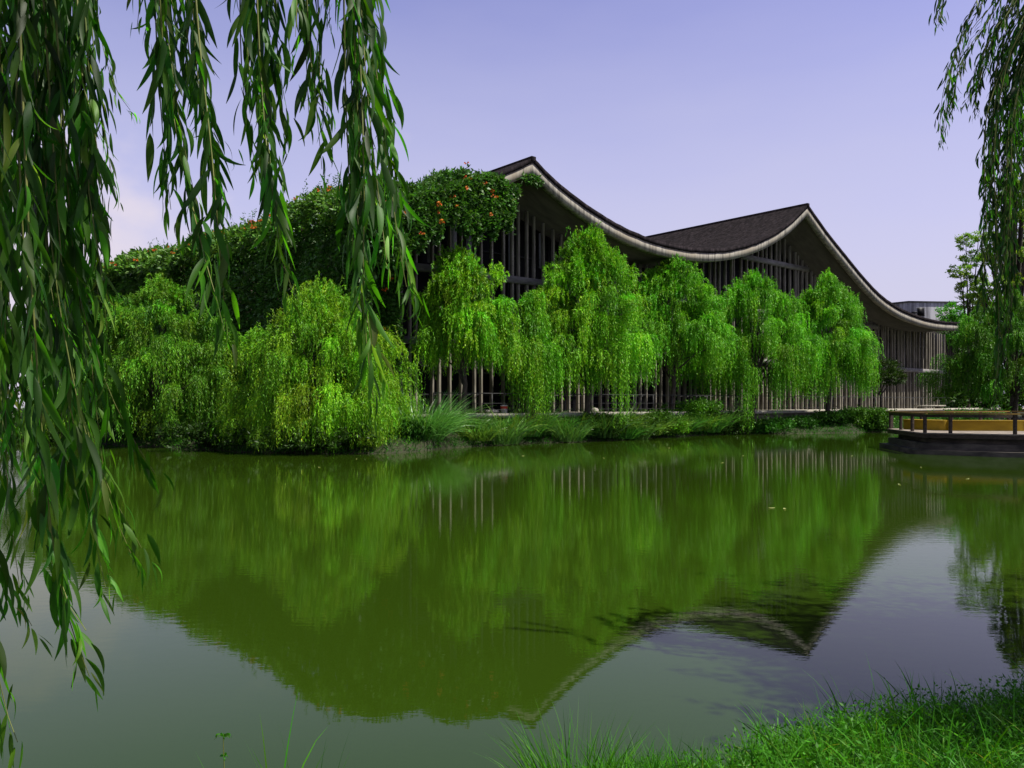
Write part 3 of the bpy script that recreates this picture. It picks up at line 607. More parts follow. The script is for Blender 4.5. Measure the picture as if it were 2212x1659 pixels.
s = SE - 0.45*nz1(b*1.2, z*1.2) - rng.random(n)**2*0.7 + 0.15
allP.append(np.stack([s, b, z], 1)); allN.append(np.tile([-1, 0, 0.15], (n, 1)))
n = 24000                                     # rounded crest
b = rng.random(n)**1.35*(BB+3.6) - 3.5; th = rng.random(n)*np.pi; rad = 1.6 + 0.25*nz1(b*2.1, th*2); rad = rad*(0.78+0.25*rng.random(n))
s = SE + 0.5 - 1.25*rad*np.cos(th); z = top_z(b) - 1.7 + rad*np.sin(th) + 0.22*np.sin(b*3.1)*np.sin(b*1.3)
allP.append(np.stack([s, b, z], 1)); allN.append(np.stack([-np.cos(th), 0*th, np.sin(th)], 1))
n = 15000                                      # front end of the mass, round the corner
s = rng.uniform(SE-0.6, -4.6, n); z = 3.2 + rng.random(n)**0.8*(top_z(-3.0)-4.2)
bb_ = -0.9 - 2.2*np.clip((z-8.5)/4, 0, 1) + 0.35*nz1(s*2, z*1.2) - rng.random(n)**2*0.5
kp = (s < -4.5 + 0.0*z) & (rng.random(n) < 0.95)
allP.append(np.stack([s, bb_, z], 1)[kp]); allN.append(np.tile([0.0, -1, 0.3], (n, 1))[kp])
# apron hanging over the fascia and the front roof slope
n = 26000
ncl = 620; cpx = rng.uniform(812, 1096, ncl); ccl = rng.integers(0, ncl, n); pxr = cpx[ccl] + rng.normal(0, 5.5, n)
topy = np.interp(pxr, [815, 860, 900, 925, 960, 1000, 1050, 1080, 1106], [385, 396, 404, 412, 374, 372, 376, 400, 422])
boty = np.interp(pxr, [815, 850, 880, 905, 930, 960, 1000, 1040, 1070, 1095, 1106], [560, 540, 525, 515, 470, 468, 478, 498, 470, 455, 410])
boty = boty + 14*np.sin(pxr*0.21) + 12*np.sin(pxr*0.083) + 26*np.maximum(0, np.sin(pxr*0.37+1))**4
pyr = topy + (boty-topy)*rng.random(ncl)[ccl] + rng.normal(0, 4.5, n)
sv, zv = px_to_sz(pxr, pyr, -OV-0.3)
bv = -OV - 0.2 - 0.55*rng.random(ncl)[ccl] - 0.22*rng.random(n)
rs = soffit_z(sv) + 0.9
over = zv > rs                                 # parts above the roof edge lie back on the slope
bv = np.where(over, -OV - 0.4 + rng.random(n)*2.2, bv)
allP.append(np.stack([sv, bv, zv], 1)); allN.append(np.where(over[:, None], np.array([[0, -0.4, 1.0]]), np.array([[0, -1, 0.35]])))
n = 160                                        # a sprig under the gable
s_, z_ = prof[PK1]; P = np.stack([s_ - 0.1 + rng.normal(0, 0.3, n), -OV - 0.03 + rng.normal(0, 0.06, n), z_ - 0.2 - 0.4*rng.random(n)], 1); allP.append(P); allN.append(np.tile([0, -1, 0.2], (n, 1)))
P = np.concatenate(allP); Nn = np.concatenate(allN).astype(float)
# compound leaves: each point carries leaflets that droop outward
k = 3; P3 = np.repeat(P, k, 0) + rng.normal(0, 0.07, (len(P)*k, 3)); D = unit(np.repeat(Nn, k, 0)*0.5 + rng.normal(0, 0.6, (len(P)*k, 3)) + np.array([0, 0, -0.35]))
pt = tints(len(P), 0.28, 0.14); pt[68000:92000] *= np.array([1.5, 1.3, 1.0])      # sunlit look of the crest put into the leaf tint
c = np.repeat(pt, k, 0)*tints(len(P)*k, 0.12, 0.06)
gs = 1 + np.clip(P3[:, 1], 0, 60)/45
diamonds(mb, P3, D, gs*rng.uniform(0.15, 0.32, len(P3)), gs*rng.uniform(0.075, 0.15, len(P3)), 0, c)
# shoots sticking up from the crest
for k in range(150):
    b = rng.random()**1.3*55 - 3; base = np.array([SE + rng.normal(0.5, 0.8), b, top_z(b) - 0.15]); h = rng.uniform(0.3, 0.9)
    mm = 9; t = np.linspace(0, 1, mm)[:, None]; pts = base + np.array([rng.normal(0, 0.2), rng.normal(0, 0.2), h])*t
    mb_p = np.repeat(pts, 2, 0); diamonds(mb, mb_p, unit(rand_dir(mm*2) + np.array([0, 0, 0.2])), 0.13, 0.055, 0, tints(mm*2, 0.2))
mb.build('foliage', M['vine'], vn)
sb = MB()
for k in range(26):
    b = rng.uniform(-3, 30); zt_ = top_z(b)-1; pts = [(SE + 0.2 + rng.normal(0, 0.1), b + 0.6*math.sin(t*3+k)*0.4, 0.8 + (zt_-0.8)*t) for t in np.linspace(0, 1, 7)]
    sb.tube(pts, np.linspace(0.05, 0.02, 7), 5)
sb.build('stems', M['bark'], vn)
# blossoms: clusters of small trumpets, each cluster a part
def blossom_mesh(sd):
    r2 = np.random.default_rng(sd); b_ = MB()
    for q in range(6):
        d = unit(r2.normal(size=3) + np.array([0, -0.4, 0.3])); o = r2.normal(0, 0.07, 3); a = unit(np.cross(d, r2.normal(size=3))); c2 = np.cross(d, a)
        L = 0.13; an = np.linspace(0, 2*np.pi, 6, endpoint=False)
        r0 = o + 0.012*(np.cos(an)[:, None]*a + np.sin(an)[:, None]*c2); r1 = o + d*L*0.8 + 0.03*(np.cos(an)[:, None]*a + np.sin(an)[:, None]*c2); r2_ = o + d*L + 0.075*(np.cos(an)[:, None]*a + np.sin(an)[:, None]*c2)
        v = np.concatenate([r0, r1, r2_]); f = [(i, (i+1) % 6, 6+(i+1) % 6, 6+i) for i in range(6)] + [(6+i, 6+(i+1) % 6, 12+(i+1) % 6, 12+i) for i in range(6)]
        b_.add(v, f, 0, (1, r2.uniform(0.7, 1.6), 1))
    return b_.mesh('blossom', M['blossom'])
BM = [blossom_mesh(s) for s in (1, 2, 3)]
front = np.where(over)[0]; off0 = len(P) - 160 - 26000
cand = []
for k in range(92):
    if k < 30:
        while True:
            i = off0 + rng.integers(0, 26000)
            if P[i, 2] > soffit_z(P[i, 0]) - 0.4 or rng.random() < 0.35: break
        p = P[i] + np.array([0, 0, 0.05]); p[1] = min(p[1], -OV) - 0.5 if p[2] < soffit_z(p[0]) + 0.6 else p[1]; p[2] += 0.2 if p[2] >= soffit_z(p[0]) + 0.6 else 0
    elif k < 80:
        b = rng.random()**1.2*52 - 3; th = rng.uniform(0.25, 1.5); rad = 1.9
        p = np.array([SE + 0.5 - 1.25*rad*math.cos(th), b, top_z(b) - 1.7 + rad*math.sin(th)]) 
    else:
        p = np.array([rng.uniform(SE-0.3, -4.6), -1.6, rng.uniform(5, 10.5)]); p[1] = -1.6 - 2.2*np.clip((p[2]-8.5)/4, 0, 1)
    o = bpy.data.objects.new('blossom', BM[k % 3]); COL.objects.link(o); o.parent = vn; o.location = [float(q) for q in p]
    s_ = float(rng.uniform(0.5, 0.88)); o.scale = (s_, s_, s_); o.rotation_euler = (0, 0, float(rng.uniform(-0.8, 0.8)))

# ------------------------------------------------------------------ plants of the far bank
def clump_mesh(name, n, rad, L, W, lean, droop, tint, seed, m):
    global rng
    rng = np.random.default_rng(seed); b_ = MB()
    an = rng.uniform(0, 6.28, n); r = rad*np.sqrt(rng.random(n)); P = np.stack([r*np.cos(an), r*np.sin(an), np.full(n, -0.05)], 1)
    a2 = an + rng.normal(0, 0.5, n); ln = lean*(0.25 + rng.random(n))
    D = unit(np.stack([np.cos(a2)*ln, np.sin(a2)*ln, np.ones(n)], 1))
    blades(b_, P, D, L*rng.uniform(0.55, 1.1, n), W*rng.uniform(0.6, 1.2, n), droop*rng.uniform(0.3, 1.2, n), 5, 0, tints(n, 0.25, 0.15)*np.array(tint))
    return b_.mesh(name, M[m])
def put(name, me, label, cat, loc, rz=0, sc_=1.0, group=None):
    o = bpy.data.objects.new(name, me); COL.objects.link(o); o.location = [float(q) for q in loc]; o.rotation_euler = (0, 0, rz); o.scale = (sc_,)*3
    return tag(o, label, cat, group)
me = clump_mesh('reed_clump', 1700, 0.95, 3.7, 0.04, 0.62, 0.62, (1.25, 1.3, 1.8), 51, 'reed')
q = pix(905, 975, 38.6); put('reed_clump', me, 'big fountain-shaped reed clump at the water edge right of the yellow-green willow', 'reeds', (q[0], 38.6, 0.15))
CM = [clump_mesh('bank_clump', 360, 0.7, 1.75, 0.045, 0.6, 0.6, (1.0, 0.95, 1.2), 60, 'reed'),
      clump_mesh('bank_clump', 330, 0.8, 1.5, 0.05, 0.7, 0.7, (1.25, 1.0, 0.8), 61, 'reed'),
      clump_mesh('bank_clump', 380, 0.7, 1.3, 0.045, 0.7, 0.5, (0.7, 0.95, 0.9), 62, 'reed')]
rng = np.random.default_rng(64); k = 0
for px in np.concatenate([np.arange(1010, 1400, 24), np.arange(1410, 1560, 19)]):
    Y = float(shore_y((px-1106)/F*48)) ; 
    for it in range(3): Y = float(shore_y((px-1106)/F*Y))
    Y += rng.uniform(0.2, 1.8); x = (px-1106)/F*Y
    put('grass_clump', CM[k % 3], 'arching grass clump on the far bank between the water and the terrace wall', 'grass clump', (x, Y, float(ground_z(x, Y))), float(rng.uniform(0, 6)), float(rng.uniform(1.05, 1.55)), 'grass clumps on the far bank'); k += 1
def bush(label, px, py_top, Y, w, tint, n, seed, name='leafy_bush', leaf=(0.2, 0.085), m='shrub'):
    global rng
    rng = np.random.default_rng(seed); x = (px-1106)/F*Y; gz = float(ground_z(x, Y)); h = max(CAMZ - (py_top-870)/F*Y - gz, 0.4)
    b_ = MB(); n = int(n*1.5); k = max(8, n//40); cc = np.stack([rng.normal(0, w*0.28, k), rng.normal(0, w*0.2, k), h*rng.random(k)**0.7*0.9], 1); ci = rng.integers(0, k, n)
    P = cc[ci] + rng.normal(0, 0.14, (n, 3)); P[:, 2] = np.maximum(P[:, 2], 0.02)
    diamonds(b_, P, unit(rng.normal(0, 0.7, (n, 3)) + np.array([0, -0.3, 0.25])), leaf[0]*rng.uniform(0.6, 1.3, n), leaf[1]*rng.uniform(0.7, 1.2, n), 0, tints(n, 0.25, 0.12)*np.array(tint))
    e = thing(name, label, 'bush', (x, Y, gz)); b_.build('foliage', M[m], e)
    sb = MB()
    for c_ in cc[:10]: sb.tube([(c_[0]*0.2, c_[1]*0.2, -0.1), (c_[0]*0.7, c_[1]*0.7, c_[2]*0.5), tuple(c_)], [0.02, 0.014, 0.006], 5)
    sb.build('stems', M['bark'], e); return e
bush('low bright green bush on the bank above the grass, below the dip of the roof', 1480, 868, 53.6, 2.2, (1.3, 1.6, 1.0), 3200, 81)
bush('tall leafy shrub on the bank beside the long willow curtain', 1525, 862, 54.8, 1.8, (1.0, 1.2, 1.0), 2600, 82)
bush('low pale green mat of leaves right at the water line', 1440, 915, 51.6, 2.6, (1.9, 2.2, 0.9), 2600, 83)
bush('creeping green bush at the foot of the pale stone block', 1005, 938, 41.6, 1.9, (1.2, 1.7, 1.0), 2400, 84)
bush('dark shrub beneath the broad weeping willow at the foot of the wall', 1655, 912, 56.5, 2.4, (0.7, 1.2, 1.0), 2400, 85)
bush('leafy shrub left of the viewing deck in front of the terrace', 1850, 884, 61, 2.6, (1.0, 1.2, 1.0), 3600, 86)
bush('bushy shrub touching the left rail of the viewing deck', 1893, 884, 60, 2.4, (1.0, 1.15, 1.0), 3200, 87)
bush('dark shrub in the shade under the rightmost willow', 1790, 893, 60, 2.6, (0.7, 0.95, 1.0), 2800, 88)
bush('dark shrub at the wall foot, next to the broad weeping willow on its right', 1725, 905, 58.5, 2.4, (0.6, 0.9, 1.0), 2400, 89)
bush('low green hedge behind the deck bench', 2090, 883, 62, 5.0, (0.9, 1.3, 1.0), 3600, 90)
bush('dark hedge far behind the viewing deck, closing the gap under the trees', 2170, 846, 92, 26.0, (0.5, 0.6, 0.5), 5000, 95, leaf=(0.6, 0.3))
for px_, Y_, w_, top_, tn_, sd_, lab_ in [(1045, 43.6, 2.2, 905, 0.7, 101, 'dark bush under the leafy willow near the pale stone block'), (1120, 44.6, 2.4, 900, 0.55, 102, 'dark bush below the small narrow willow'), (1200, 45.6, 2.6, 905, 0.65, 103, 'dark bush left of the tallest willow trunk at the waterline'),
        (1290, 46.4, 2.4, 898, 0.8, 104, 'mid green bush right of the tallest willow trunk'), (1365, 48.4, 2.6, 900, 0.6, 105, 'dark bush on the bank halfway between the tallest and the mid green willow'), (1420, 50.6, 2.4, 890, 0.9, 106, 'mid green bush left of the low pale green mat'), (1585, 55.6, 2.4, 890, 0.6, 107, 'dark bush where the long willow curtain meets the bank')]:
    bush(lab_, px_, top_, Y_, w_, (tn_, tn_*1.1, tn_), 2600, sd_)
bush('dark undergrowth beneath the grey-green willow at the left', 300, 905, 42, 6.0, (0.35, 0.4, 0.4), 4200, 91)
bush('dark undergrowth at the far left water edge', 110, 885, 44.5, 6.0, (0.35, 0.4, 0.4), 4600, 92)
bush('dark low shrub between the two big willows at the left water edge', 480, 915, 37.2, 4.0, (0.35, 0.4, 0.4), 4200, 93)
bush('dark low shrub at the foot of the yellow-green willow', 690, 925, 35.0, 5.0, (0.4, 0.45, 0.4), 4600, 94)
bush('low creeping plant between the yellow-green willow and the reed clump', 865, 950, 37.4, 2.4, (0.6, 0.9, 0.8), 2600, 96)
# ground cover on the bank
rng = np.random.default_rng(65)
n = 44000; x = rng.uniform(-34, 40, n); y = shore_y(x) + 0.05 + rng.random(n)**1.3*5.5; P = np.stack([x, y, ground_z(x, y)], 1)
gm = MB(); D = unit(np.stack([rng.normal(0, 0.5, n), rng.normal(0, 0.5, n), np.ones(n)], 1))
blades(gm, P, D, rng.uniform(0.15, 0.5, n), rng.uniform(0.02, 0.04, n), rng.uniform(0.2, 0.9, n), 3, 0, tints(n, 0.3, 0.2)*np.array([0.55, 0.7, 0.6]))
tag(gm.build('bank_grass', M['grass']), 'short rough grass covering the far bank', 'grass', kind='stuff')

# ------------------------------------------------------------------ small things on the terrace and bank
b_ = MB(); an = np.linspace(0, 2*np.pi, 16, endpoint=False)
def lathe(mb, prof_, m=0, sides=16):
    an = np.linspace(0, 2*np.pi, sides, endpoint=False); v = np.stack([np.stack([r*np.cos(an), r*np.sin(an), np.full(sides, z)], 1) for r, z in prof_])
    i = np.arange(len(prof_)-1)[:, None]*sides; j = np.arange(sides)[None]; j2 = (j+1) % sides
    mb.add(v, np.stack([i+j, i+j2, i+sides+j2, i+sides+j], -1).reshape(-1, 4), m)
s_ = px_to_s(1089, -2.4); q = hall(s_, -2.4, TZ)
bk = thing('bucket', 'white plastic bucket with a red label standing on the terrace edge', 'bucket', q)
lathe(b_, [(0.0, 0.0), (0.17, 0.0), (0.2, 0.42), (0.215, 0.42), (0.215, 0.45), (0.19, 0.45), (0.16, 0.02), (0.0, 0.02)]); b_.build('body', M['white'], bk, smooth=False)
b_ = MB(); lathe(b_, [(0.192, 0.25), (0.2, 0.38)]); v_ = b_.v[0]; v_[:, :2] *= 1.03; b_.build('label_band', M['red'], bk)
b_ = MB(); b_.tube([(-0.21, 0, 0.42), (-0.15, -0.12, 0.36), (0, -0.22, 0.31), (0.15, -0.12, 0.36), (0.21, 0, 0.42)], 0.008, 5); b_.build('handle', M['frame'], bk)
def sack(label, px, b, w, h):
    s = px_to_s(px, b); q = hall(s, b, TZ); m_ = MB(); prof_ = [(0.0, 0.0), (0.5, 0.01), (0.58, 0.2), (0.54, 0.5), (0.4, 0.75), (0.22, 0.88), (0.1, 0.8), (0.13, 1.05), (0.0, 1.02)]
    lathe(m_, [(r*w, z*h) for r, z in prof_]); v = m_.v[0]; v += 0.05*w*np.sin(v*9/w + px)
    o = m_.build('sack', M['sack'], smooth=True); o.location = [float(t) for t in q]; tag(o, label, 'sack')
sack('slumped pale sack on the terrace left of the white bucket', 1063, -2.2, 0.7, 0.28)
sack('rounded white sack leaning on a fin under the tallest willow', 1285, -1.6, 0.4, 0.28)
q = pix(966, 960, 41.2)
b_ = MB(); b_.bbox((-0.42, -0.2, -0.4), (0.42, 0.25, 0.92), 0.03); b_.box((-0.47, -0.24, 0.922), (0.47, 0.29, 1.0)); o = b_.build('stone_block', M['stone']); o.location = (q[0], 41.2, 0.1); o.rotation_euler = (0, 0, 0.35)
tag(o, 'pale square stone block at the water edge beside the reed clump', 'stone block')
# low concrete slab near the end of the terrace
s_ = px_to_s(2010, -2.0); q = hall(s_, -2.0, TZ); b_ = MB(); b_.box((-2.6, -0.5, 0.22), (2.6, 0.5, 0.34)); b_.box((-2.3, -0.35, 0), (-1.9, 0.35, 0.218)); b_.box((1.9, -0.35, 0), (2.3, 0.35, 0.218))
o = b_.build('stone_bench', M['terrace']); o.location = [float(t) for t in q]; o.rotation_euler = (0, 0, HROT); tag(o, 'long low concrete bench on the terrace behind the viewing deck', 'bench')
# leaves floating on the pond
rng = np.random.default_rng(71)
lf = MB(); an = np.linspace(0, 2*np.pi, 9)[:-1]; lf.add([(0, 0, 0.012)] + [(0.075*math.cos(t), 0.028*math.sin(t), 0.006 + 0.01*math.cos(t)**2) for t in an], [(0, 1+i, 1+(i+1) % 8) for i in range(8)], 0, (5.0, 2.2, 5.0))
lme = lf.mesh('floating_leaf', M['reed'])
for px, py in [(1943, 1047), (1667, 1098), (1695, 1100), (1560, 1000), (1605, 985), (1445, 968), (1902, 960), (1990, 1010), (2090, 1035), (1130, 985), (770, 992), (690, 1010), (1305, 990), (1840, 985)]:
    Y = CAMZ*F/(py-870); put('floating_leaf', lme, 'tiny pale leaf floating on the green water', 'leaf', ((px-1106)/F*Y, Y, 0.002), float(rng.uniform(0, 6)), 1.0, 'fallen leaves floating on the pond')

# ------------------------------------------------------------------ near willow leaves: full lanceolate blades with a fold and a curl
def near_leaves(mb, P, D0, L, W, tint, seg=8, m=0, hook=0.35):
    n = len(P); u = np.linspace(0, 1, seg+1)
    D1 = unit(np.array([0, 0, -1.0]) + rng.normal(0, hook, (n, 3)))
    dirs = unit(D0[:, None]*(1-u)[None, :, None] + D1[:, None]*u[None, :, None])
    step = (L/seg)[:, None, None]
    C = P[:, None] + np.concatenate([np.zeros((n, 1, 3)), np.cumsum(dirs[:, :-1]*step, 1)], 1)
    S = unit(np.cross(D0, rand_dir(n))); S = S[:, None] + 0.0*dirs; S = unit(S - dirs*np.sum(S*dirs, -1, keepdims=True))
    tw = rng.normal(0, 0.6, n)[:, None]*u[None]; Nn = np.cross(dirs, S)
    S2 = S*np.cos(tw)[..., None] + Nn*np.sin(tw)[..., None]; N2 = np.cross(dirs, S2)
    w = W[:, None]*0.5*np.clip(np.sin(np.pi*np.clip(u, 0, 1)**0.75), 0, 1)**0.85
    w[:, 0] = 0.0006; w[:, -1] = 0.0004
    fold = 0.28
    v = np.stack([C - S2*w[..., None] + N2*(w*fold)[..., None], C, C + S2*w[..., None] + N2*(w*fold)[..., None]], 2)
    b = (np.arange(n)*(seg+1)*3)[:, None, None] + (np.arange(seg)*3)[None, :, None] + np.arange(2)[None, None]
    f = np.stack([b, b+1, b+4, b+3], -1).reshape(-1, 4)
    mb.add(v, f, m, np.repeat(tint, seg*2, 0))
def resample(pts, d):
    pts = np.asarray(pts, float); sl = np.concatenate([[0], np.cumsum(np.linalg.norm(np.diff(pts, axis=0), axis=1))]); n = max(3, int(sl[-1]/d)); t = np.linspace(0, sl[-1], n)
    return np.stack([np.interp(t, sl, pts[:, i]) for i in range(3)], 1), sl[-1]
def smooth_path(pts, it=3):
    p = np.asarray(pts, float)
    for _ in range(it):
        q = np.empty((2*len(p)-2, 3)); q[0::2] = p[:-1]*0.75 + p[1:]*0.25; q[1::2] = p[:-1]*0.25 + p[1:]*0.75; p = np.concatenate([p[:1], q, p[-1:]])
    return p
def hanging_branch(parent, wpts, leafL, spacing, density=2, bright=1.0, pale=0.06, tipscale=0.5, stem_r=0.0022, wid=0.124, seg=8):
    leafL *= 1.02 if seg == 8 else 1.15; spacing *= 1.12
    path = smooth_path(wpts); path, Lt = resample(path, spacing)
    n = len(path); T = unit(np.gradient(path, axis=0)); mb = MB()
    sp = path[::2]; mb.tube(sp, np.linspace(stem_r*1.5, stem_r*0.35, len(sp)), 5, 1)
    P = np.repeat(path, density, 0) + rng.normal(0, spacing*0.3, (n*density, 3))*np.array([1, 1, 1]); Tt = np.repeat(T, density, 0); m_ = len(P)
    phi = (np.arange(m_)*2.4 + rng.normal(0, 0.5, m_)); a = unit(np.cross(Tt, np.array([0.2, 1.0, 0.1]))); b = np.cross(Tt, a)
    rad = np.cos(phi)[:, None]*a + np.sin(phi)[:, None]*b
    sp_ = rng.uniform(0.22, 0.62, m_)[:, None]
    D0 = unit(Tt*(1-sp_*0.4) + rad*sp_ + np.array([0, 0, -0.25]))
    fr = np.repeat(np.linspace(0, 1, n), density); dist_tip = (1-fr)*Lt
    scl = tipscale + (1-tipscale)*np.clip(dist_tip/0.22, 0, 1)
    L = leafL*rng.uniform(0.7, 1.2, m_)*scl; W = L*wid*rng.uniform(0.8, 1.25, m_)
    c = tints(m_, 0.45, 0.22, 0.05); yg = np.clip(1 - dist_tip/0.3, 0, 1)[:, None]
    c = np.minimum(c*bright*(1 + yg*np.array([1.1, 0.8, 0.1])), 3.2)
    pl = rng.random(m_) < pale; c[pl] = c[pl]*np.array([3.6, 1.9, 6.0])
    keep = rng.random(m_) < 0.93
    near_leaves(mb, P[keep], D0[keep], L[keep], W[keep], c[keep], seg)
    return mb.build('hanging_branch', [M['near_leaf'], M['near_stem']], parent, smooth=True)
def pixpath(pts, Y, jitter=0.06):
    """a strand through picture points at distance Y, wandering a little in depth"""
    n = len(pts); w = np.cumsum(rng.normal(0, jitter, n))
    return [pix(px, py, Y + w[i]) for i, (px, py) in enumerate(pts)]

rng = np.random.default_rng(201)
nw = thing('weeping_willow', 'near willow overhanging the camera, its long dark leafy strands hanging in front at left', 'tree', (-3.3, 0.3, 0.5))
def loc(pts): return [np.asarray(p) - np.array([-3.3, 0.3, 0.5]) for p in pts]
STR = [  # strands: points in the picture, distance, leaf length
 ([(180, -380), (200, -60), (222, 120), (262, 222), (291, 246)], 2.6, 0.085), ([(170, -380), (190, -60), (208, 180), (236, 350), (253, 438)], 2.5, 0.09),
 ([(150, -380), (165, -60), (185, 250), (205, 400), (222, 500)], 2.4, 0.09), ([(120, -380), (150, 100), (180, 330), (200, 500), (212, 640)], 2.0, 0.105),
 ([(90, -380), (140, 300), (160, 600), (215, 800), (270, 920), (312, 990), (352, 1048)], 1.75, 0.12),
 ([(70, -380), (120, 400), (150, 800), (215, 1020), (275, 1130), (322, 1212)], 1.8, 0.115), ([(60, -300), (100, 500), (170, 900), (230, 1060), (268, 1170), (300, 1225)], 1.9, 0.11),
 ([(30, -300), (60, 500), (95, 1000), (120, 1230), (160, 1380), (207, 1495)], 1.7, 0.12), ([(50, -300), (100, 600), (175, 1000), (205, 1170), (236, 1302)], 1.85, 0.115),
 ([(-70, 100), (-60, 800), (-25, 1350), (10, 1530), (38, 1603)], 1.7, 0.115), ([(-120, 300), (-70, 1000), (0, 1230), (45, 1310), (82, 1375)], 1.75, 0.11),
 ([(20, -300), (50, 600), (90, 1000), (110, 1180), (150, 1320), (186, 1362)], 1.8, 0.11),
 ([(335, -380), (342, -60), (352, 120), (383, 300), (412, 430), (442, 560), (470, 650), (492, 750)], 1.9, 0.118), ([(330, -380), (332, -60), (340, 130), (352, 300), (368, 440), (372, 480)], 2.0, 0.115),
 ([(340, -380), (346, -40), (372, 150), (395, 310), (425, 440)], 1.95, 0.115), ([(345, -380), (352, -60), (400, 120), (440, 260), (462, 370), (492, 470)], 2.05, 0.11),
 ([(420, -380), (415, -60), (422, 150), (450, 300), (470, 430), (480, 540)], 2.0, 0.11), ([(310, -380), (306, -60), (302, 20), (296, 60)], 2.0, 0.10), ([(405, -380), (400, -60), (405, 120), (430, 220), (470, 300), (503, 330)], 2.05, 0.1),
 ([(410, -200), (430, 100), (455, 300), (470, 480), (482, 620), (490, 735)], 1.95, 0.115),
 ([(520, -380), (518, -60), (520, 150), (535, 270), (550, 350), (556, 380)], 2.0, 0.11), ([(560, -380), (562, -60), (560, 120), (572, 250), (590, 400), (602, 520), (620, 600), (636, 640)], 1.95, 0.118),
 ([(575, -380), (578, -60), (575, 150), (585, 300), (598, 420)], 2.0, 0.115), ([(540, -380), (535, -60), (532, 100), (545, 200)], 2.0, 0.11), ([(590, -380), (595, -60), (598, 120), (612, 260), (616, 320)], 2.05, 0.11),
 ([(555, -380), (552, -60), (565, 200), (580, 360), (592, 430), (606, 560)], 1.95, 0.115),
 ([(655, -380), (660, -60), (668, 100), (682, 220), (692, 320), (697, 388)], 2.0, 0.108), ([(640, -380), (640, -60), (642, 60), (632, 115)], 2.0, 0.10), ([(675, -380), (685, -60), (690, 100), (690, 180), (705, 240)], 2.05, 0.1), ([(650, -380), (652, -60), (662, 140), (668, 260)], 2.05, 0.108),
 ([(705, -380), (708, -60), (712, 20), (712, 60)], 2.1, 0.08),
 ([(745, -380), (742, -60), (745, 150), (752, 350), (762, 540), (775, 690)], 2.0, 0.11), ([(765, -380), (768, -60), (782, 200), (788, 450), (782, 640), (796, 780), (812, 902)], 1.9, 0.118),
 ([(775, -380), (785, -60), (812, 150), (836, 320), (858, 480), (880, 590), (902, 668)], 1.95, 0.115), ([(780, -380), (790, -40), (820, 220), (842, 380), (862, 540), (884, 650)], 2.0, 0.11),
 ([(770, -380), (775, -60), (792, 200), (815, 400), (832, 540), (838, 580)], 2.05, 0.11), ([(755, -380), (752, -60), (760, 200), (770, 420), (778, 560)], 1.95, 0.115), ([(785, -380), (792, -60), (825, 180), (848, 330), (870, 480)], 2.05, 0.105),
 ([(760, -300), (765, 100), (780, 400), (785, 620), (800, 740), (822, 830)], 1.95, 0.115),
]
for k, (pp, Y, ll) in enumerate(STR):
    hanging_branch(nw, loc(pixpath(pp, Y)), ll, 0.030, 2, bright=1.0, pale=0.05)
# the dense curtain along the left edge
for k in range(37):
    x0 = rng.uniform(-170, 190); Y = rng.uniform(1.5, 2.9); end = rng.uniform(500, 1330) - 0.9*max(x0, 0); dr = rng.uniform(0, 60)
    pts = [(x0, -380)] + [(x0 + dr*t**1.5 + rng.normal(0, 10), -60 + (end+60)*t) for t in np.linspace(0, 1, 6)]
    hanging_branch(nw, loc(pixpath(pts, Y)), 0.118, 0.034, 2, bright=rng.uniform(0.55, 1.25), pale=0.10)
# trunk and limbs out of the frame at the left, canopy overhead
tb = MB(); tb.tube(loc([(-3.3, 0.3, 0.3), (-3.2, 0.35, 1.6), (-3.0, 0.5, 3.0), (-2.5, 0.8, 4.2)]), [0.34, 0.27, 0.24, 0.2], 12); tb.build('trunk', M['bark'], nw, smooth=True)
lb = MB()
for pts, r_ in [([(-2.5, 0.8, 4.2), (-1.5, 1.6, 4.35), (-0.6, 2.0, 4.3), (0.6, 2.1, 4.6)], 0.09), ([(-2.5, 0.8, 4.2), (-1.2, 1.2, 5.0), (0.6, 1.2, 5.8), (2.4, 1.0, 6.4)], 0.14), ([(-2.5, 0.8, 4.2), (-2.2, 1.6, 4.3), (-1.6, 2.3, 4.4)], 0.07), ([(-2.5, 0.8, 4.2), (-2.4, 0.4, 5.6), (-1.4, 0.0, 7.2)], 0.14), ([(-1.2, 1.2, 5.0), (0.0, 1.9, 5.4), (1.4, 2.6, 6.2)], 0.07)]:
    lb.tube(loc(smooth_path(pts, 2)), np.linspace(r_, 0.02, len(smooth_path(pts, 2))), 8)
lb.build('limbs', M['bark'], nw, smooth=True)
mb = MB(); n = 420
o = np.stack([rng.normal(0.9, 1.8, n), rng.normal(0.6, 1.3, n), rng.uniform(5.3, 7.6, n)], 1); o = o[o[:, 1] < 3.2]; n = len(o)
t = rng.random((n, 16))*rng.uniform(0.4, 1.0, (n, 1)); P = np.repeat(o[:, None], 16, 1); P[..., 2] -= t; P[..., :2] += rng.normal(0, 0.05, (n, 16, 2))
P = P.reshape(-1, 3) - np.array([-3.3, 0.3, 0.5]); D = unit(rng.normal(0, 0.4, (len(P), 3)) + np.array([0, 0, -1]))
diamonds(mb, P, D, rng.uniform(0.09, 0.14, len(P)), rng.uniform(0.014, 0.022, len(P)), 0, tints(len(P), 0.2)); mb.build('canopy', M['near_leaf'], nw)

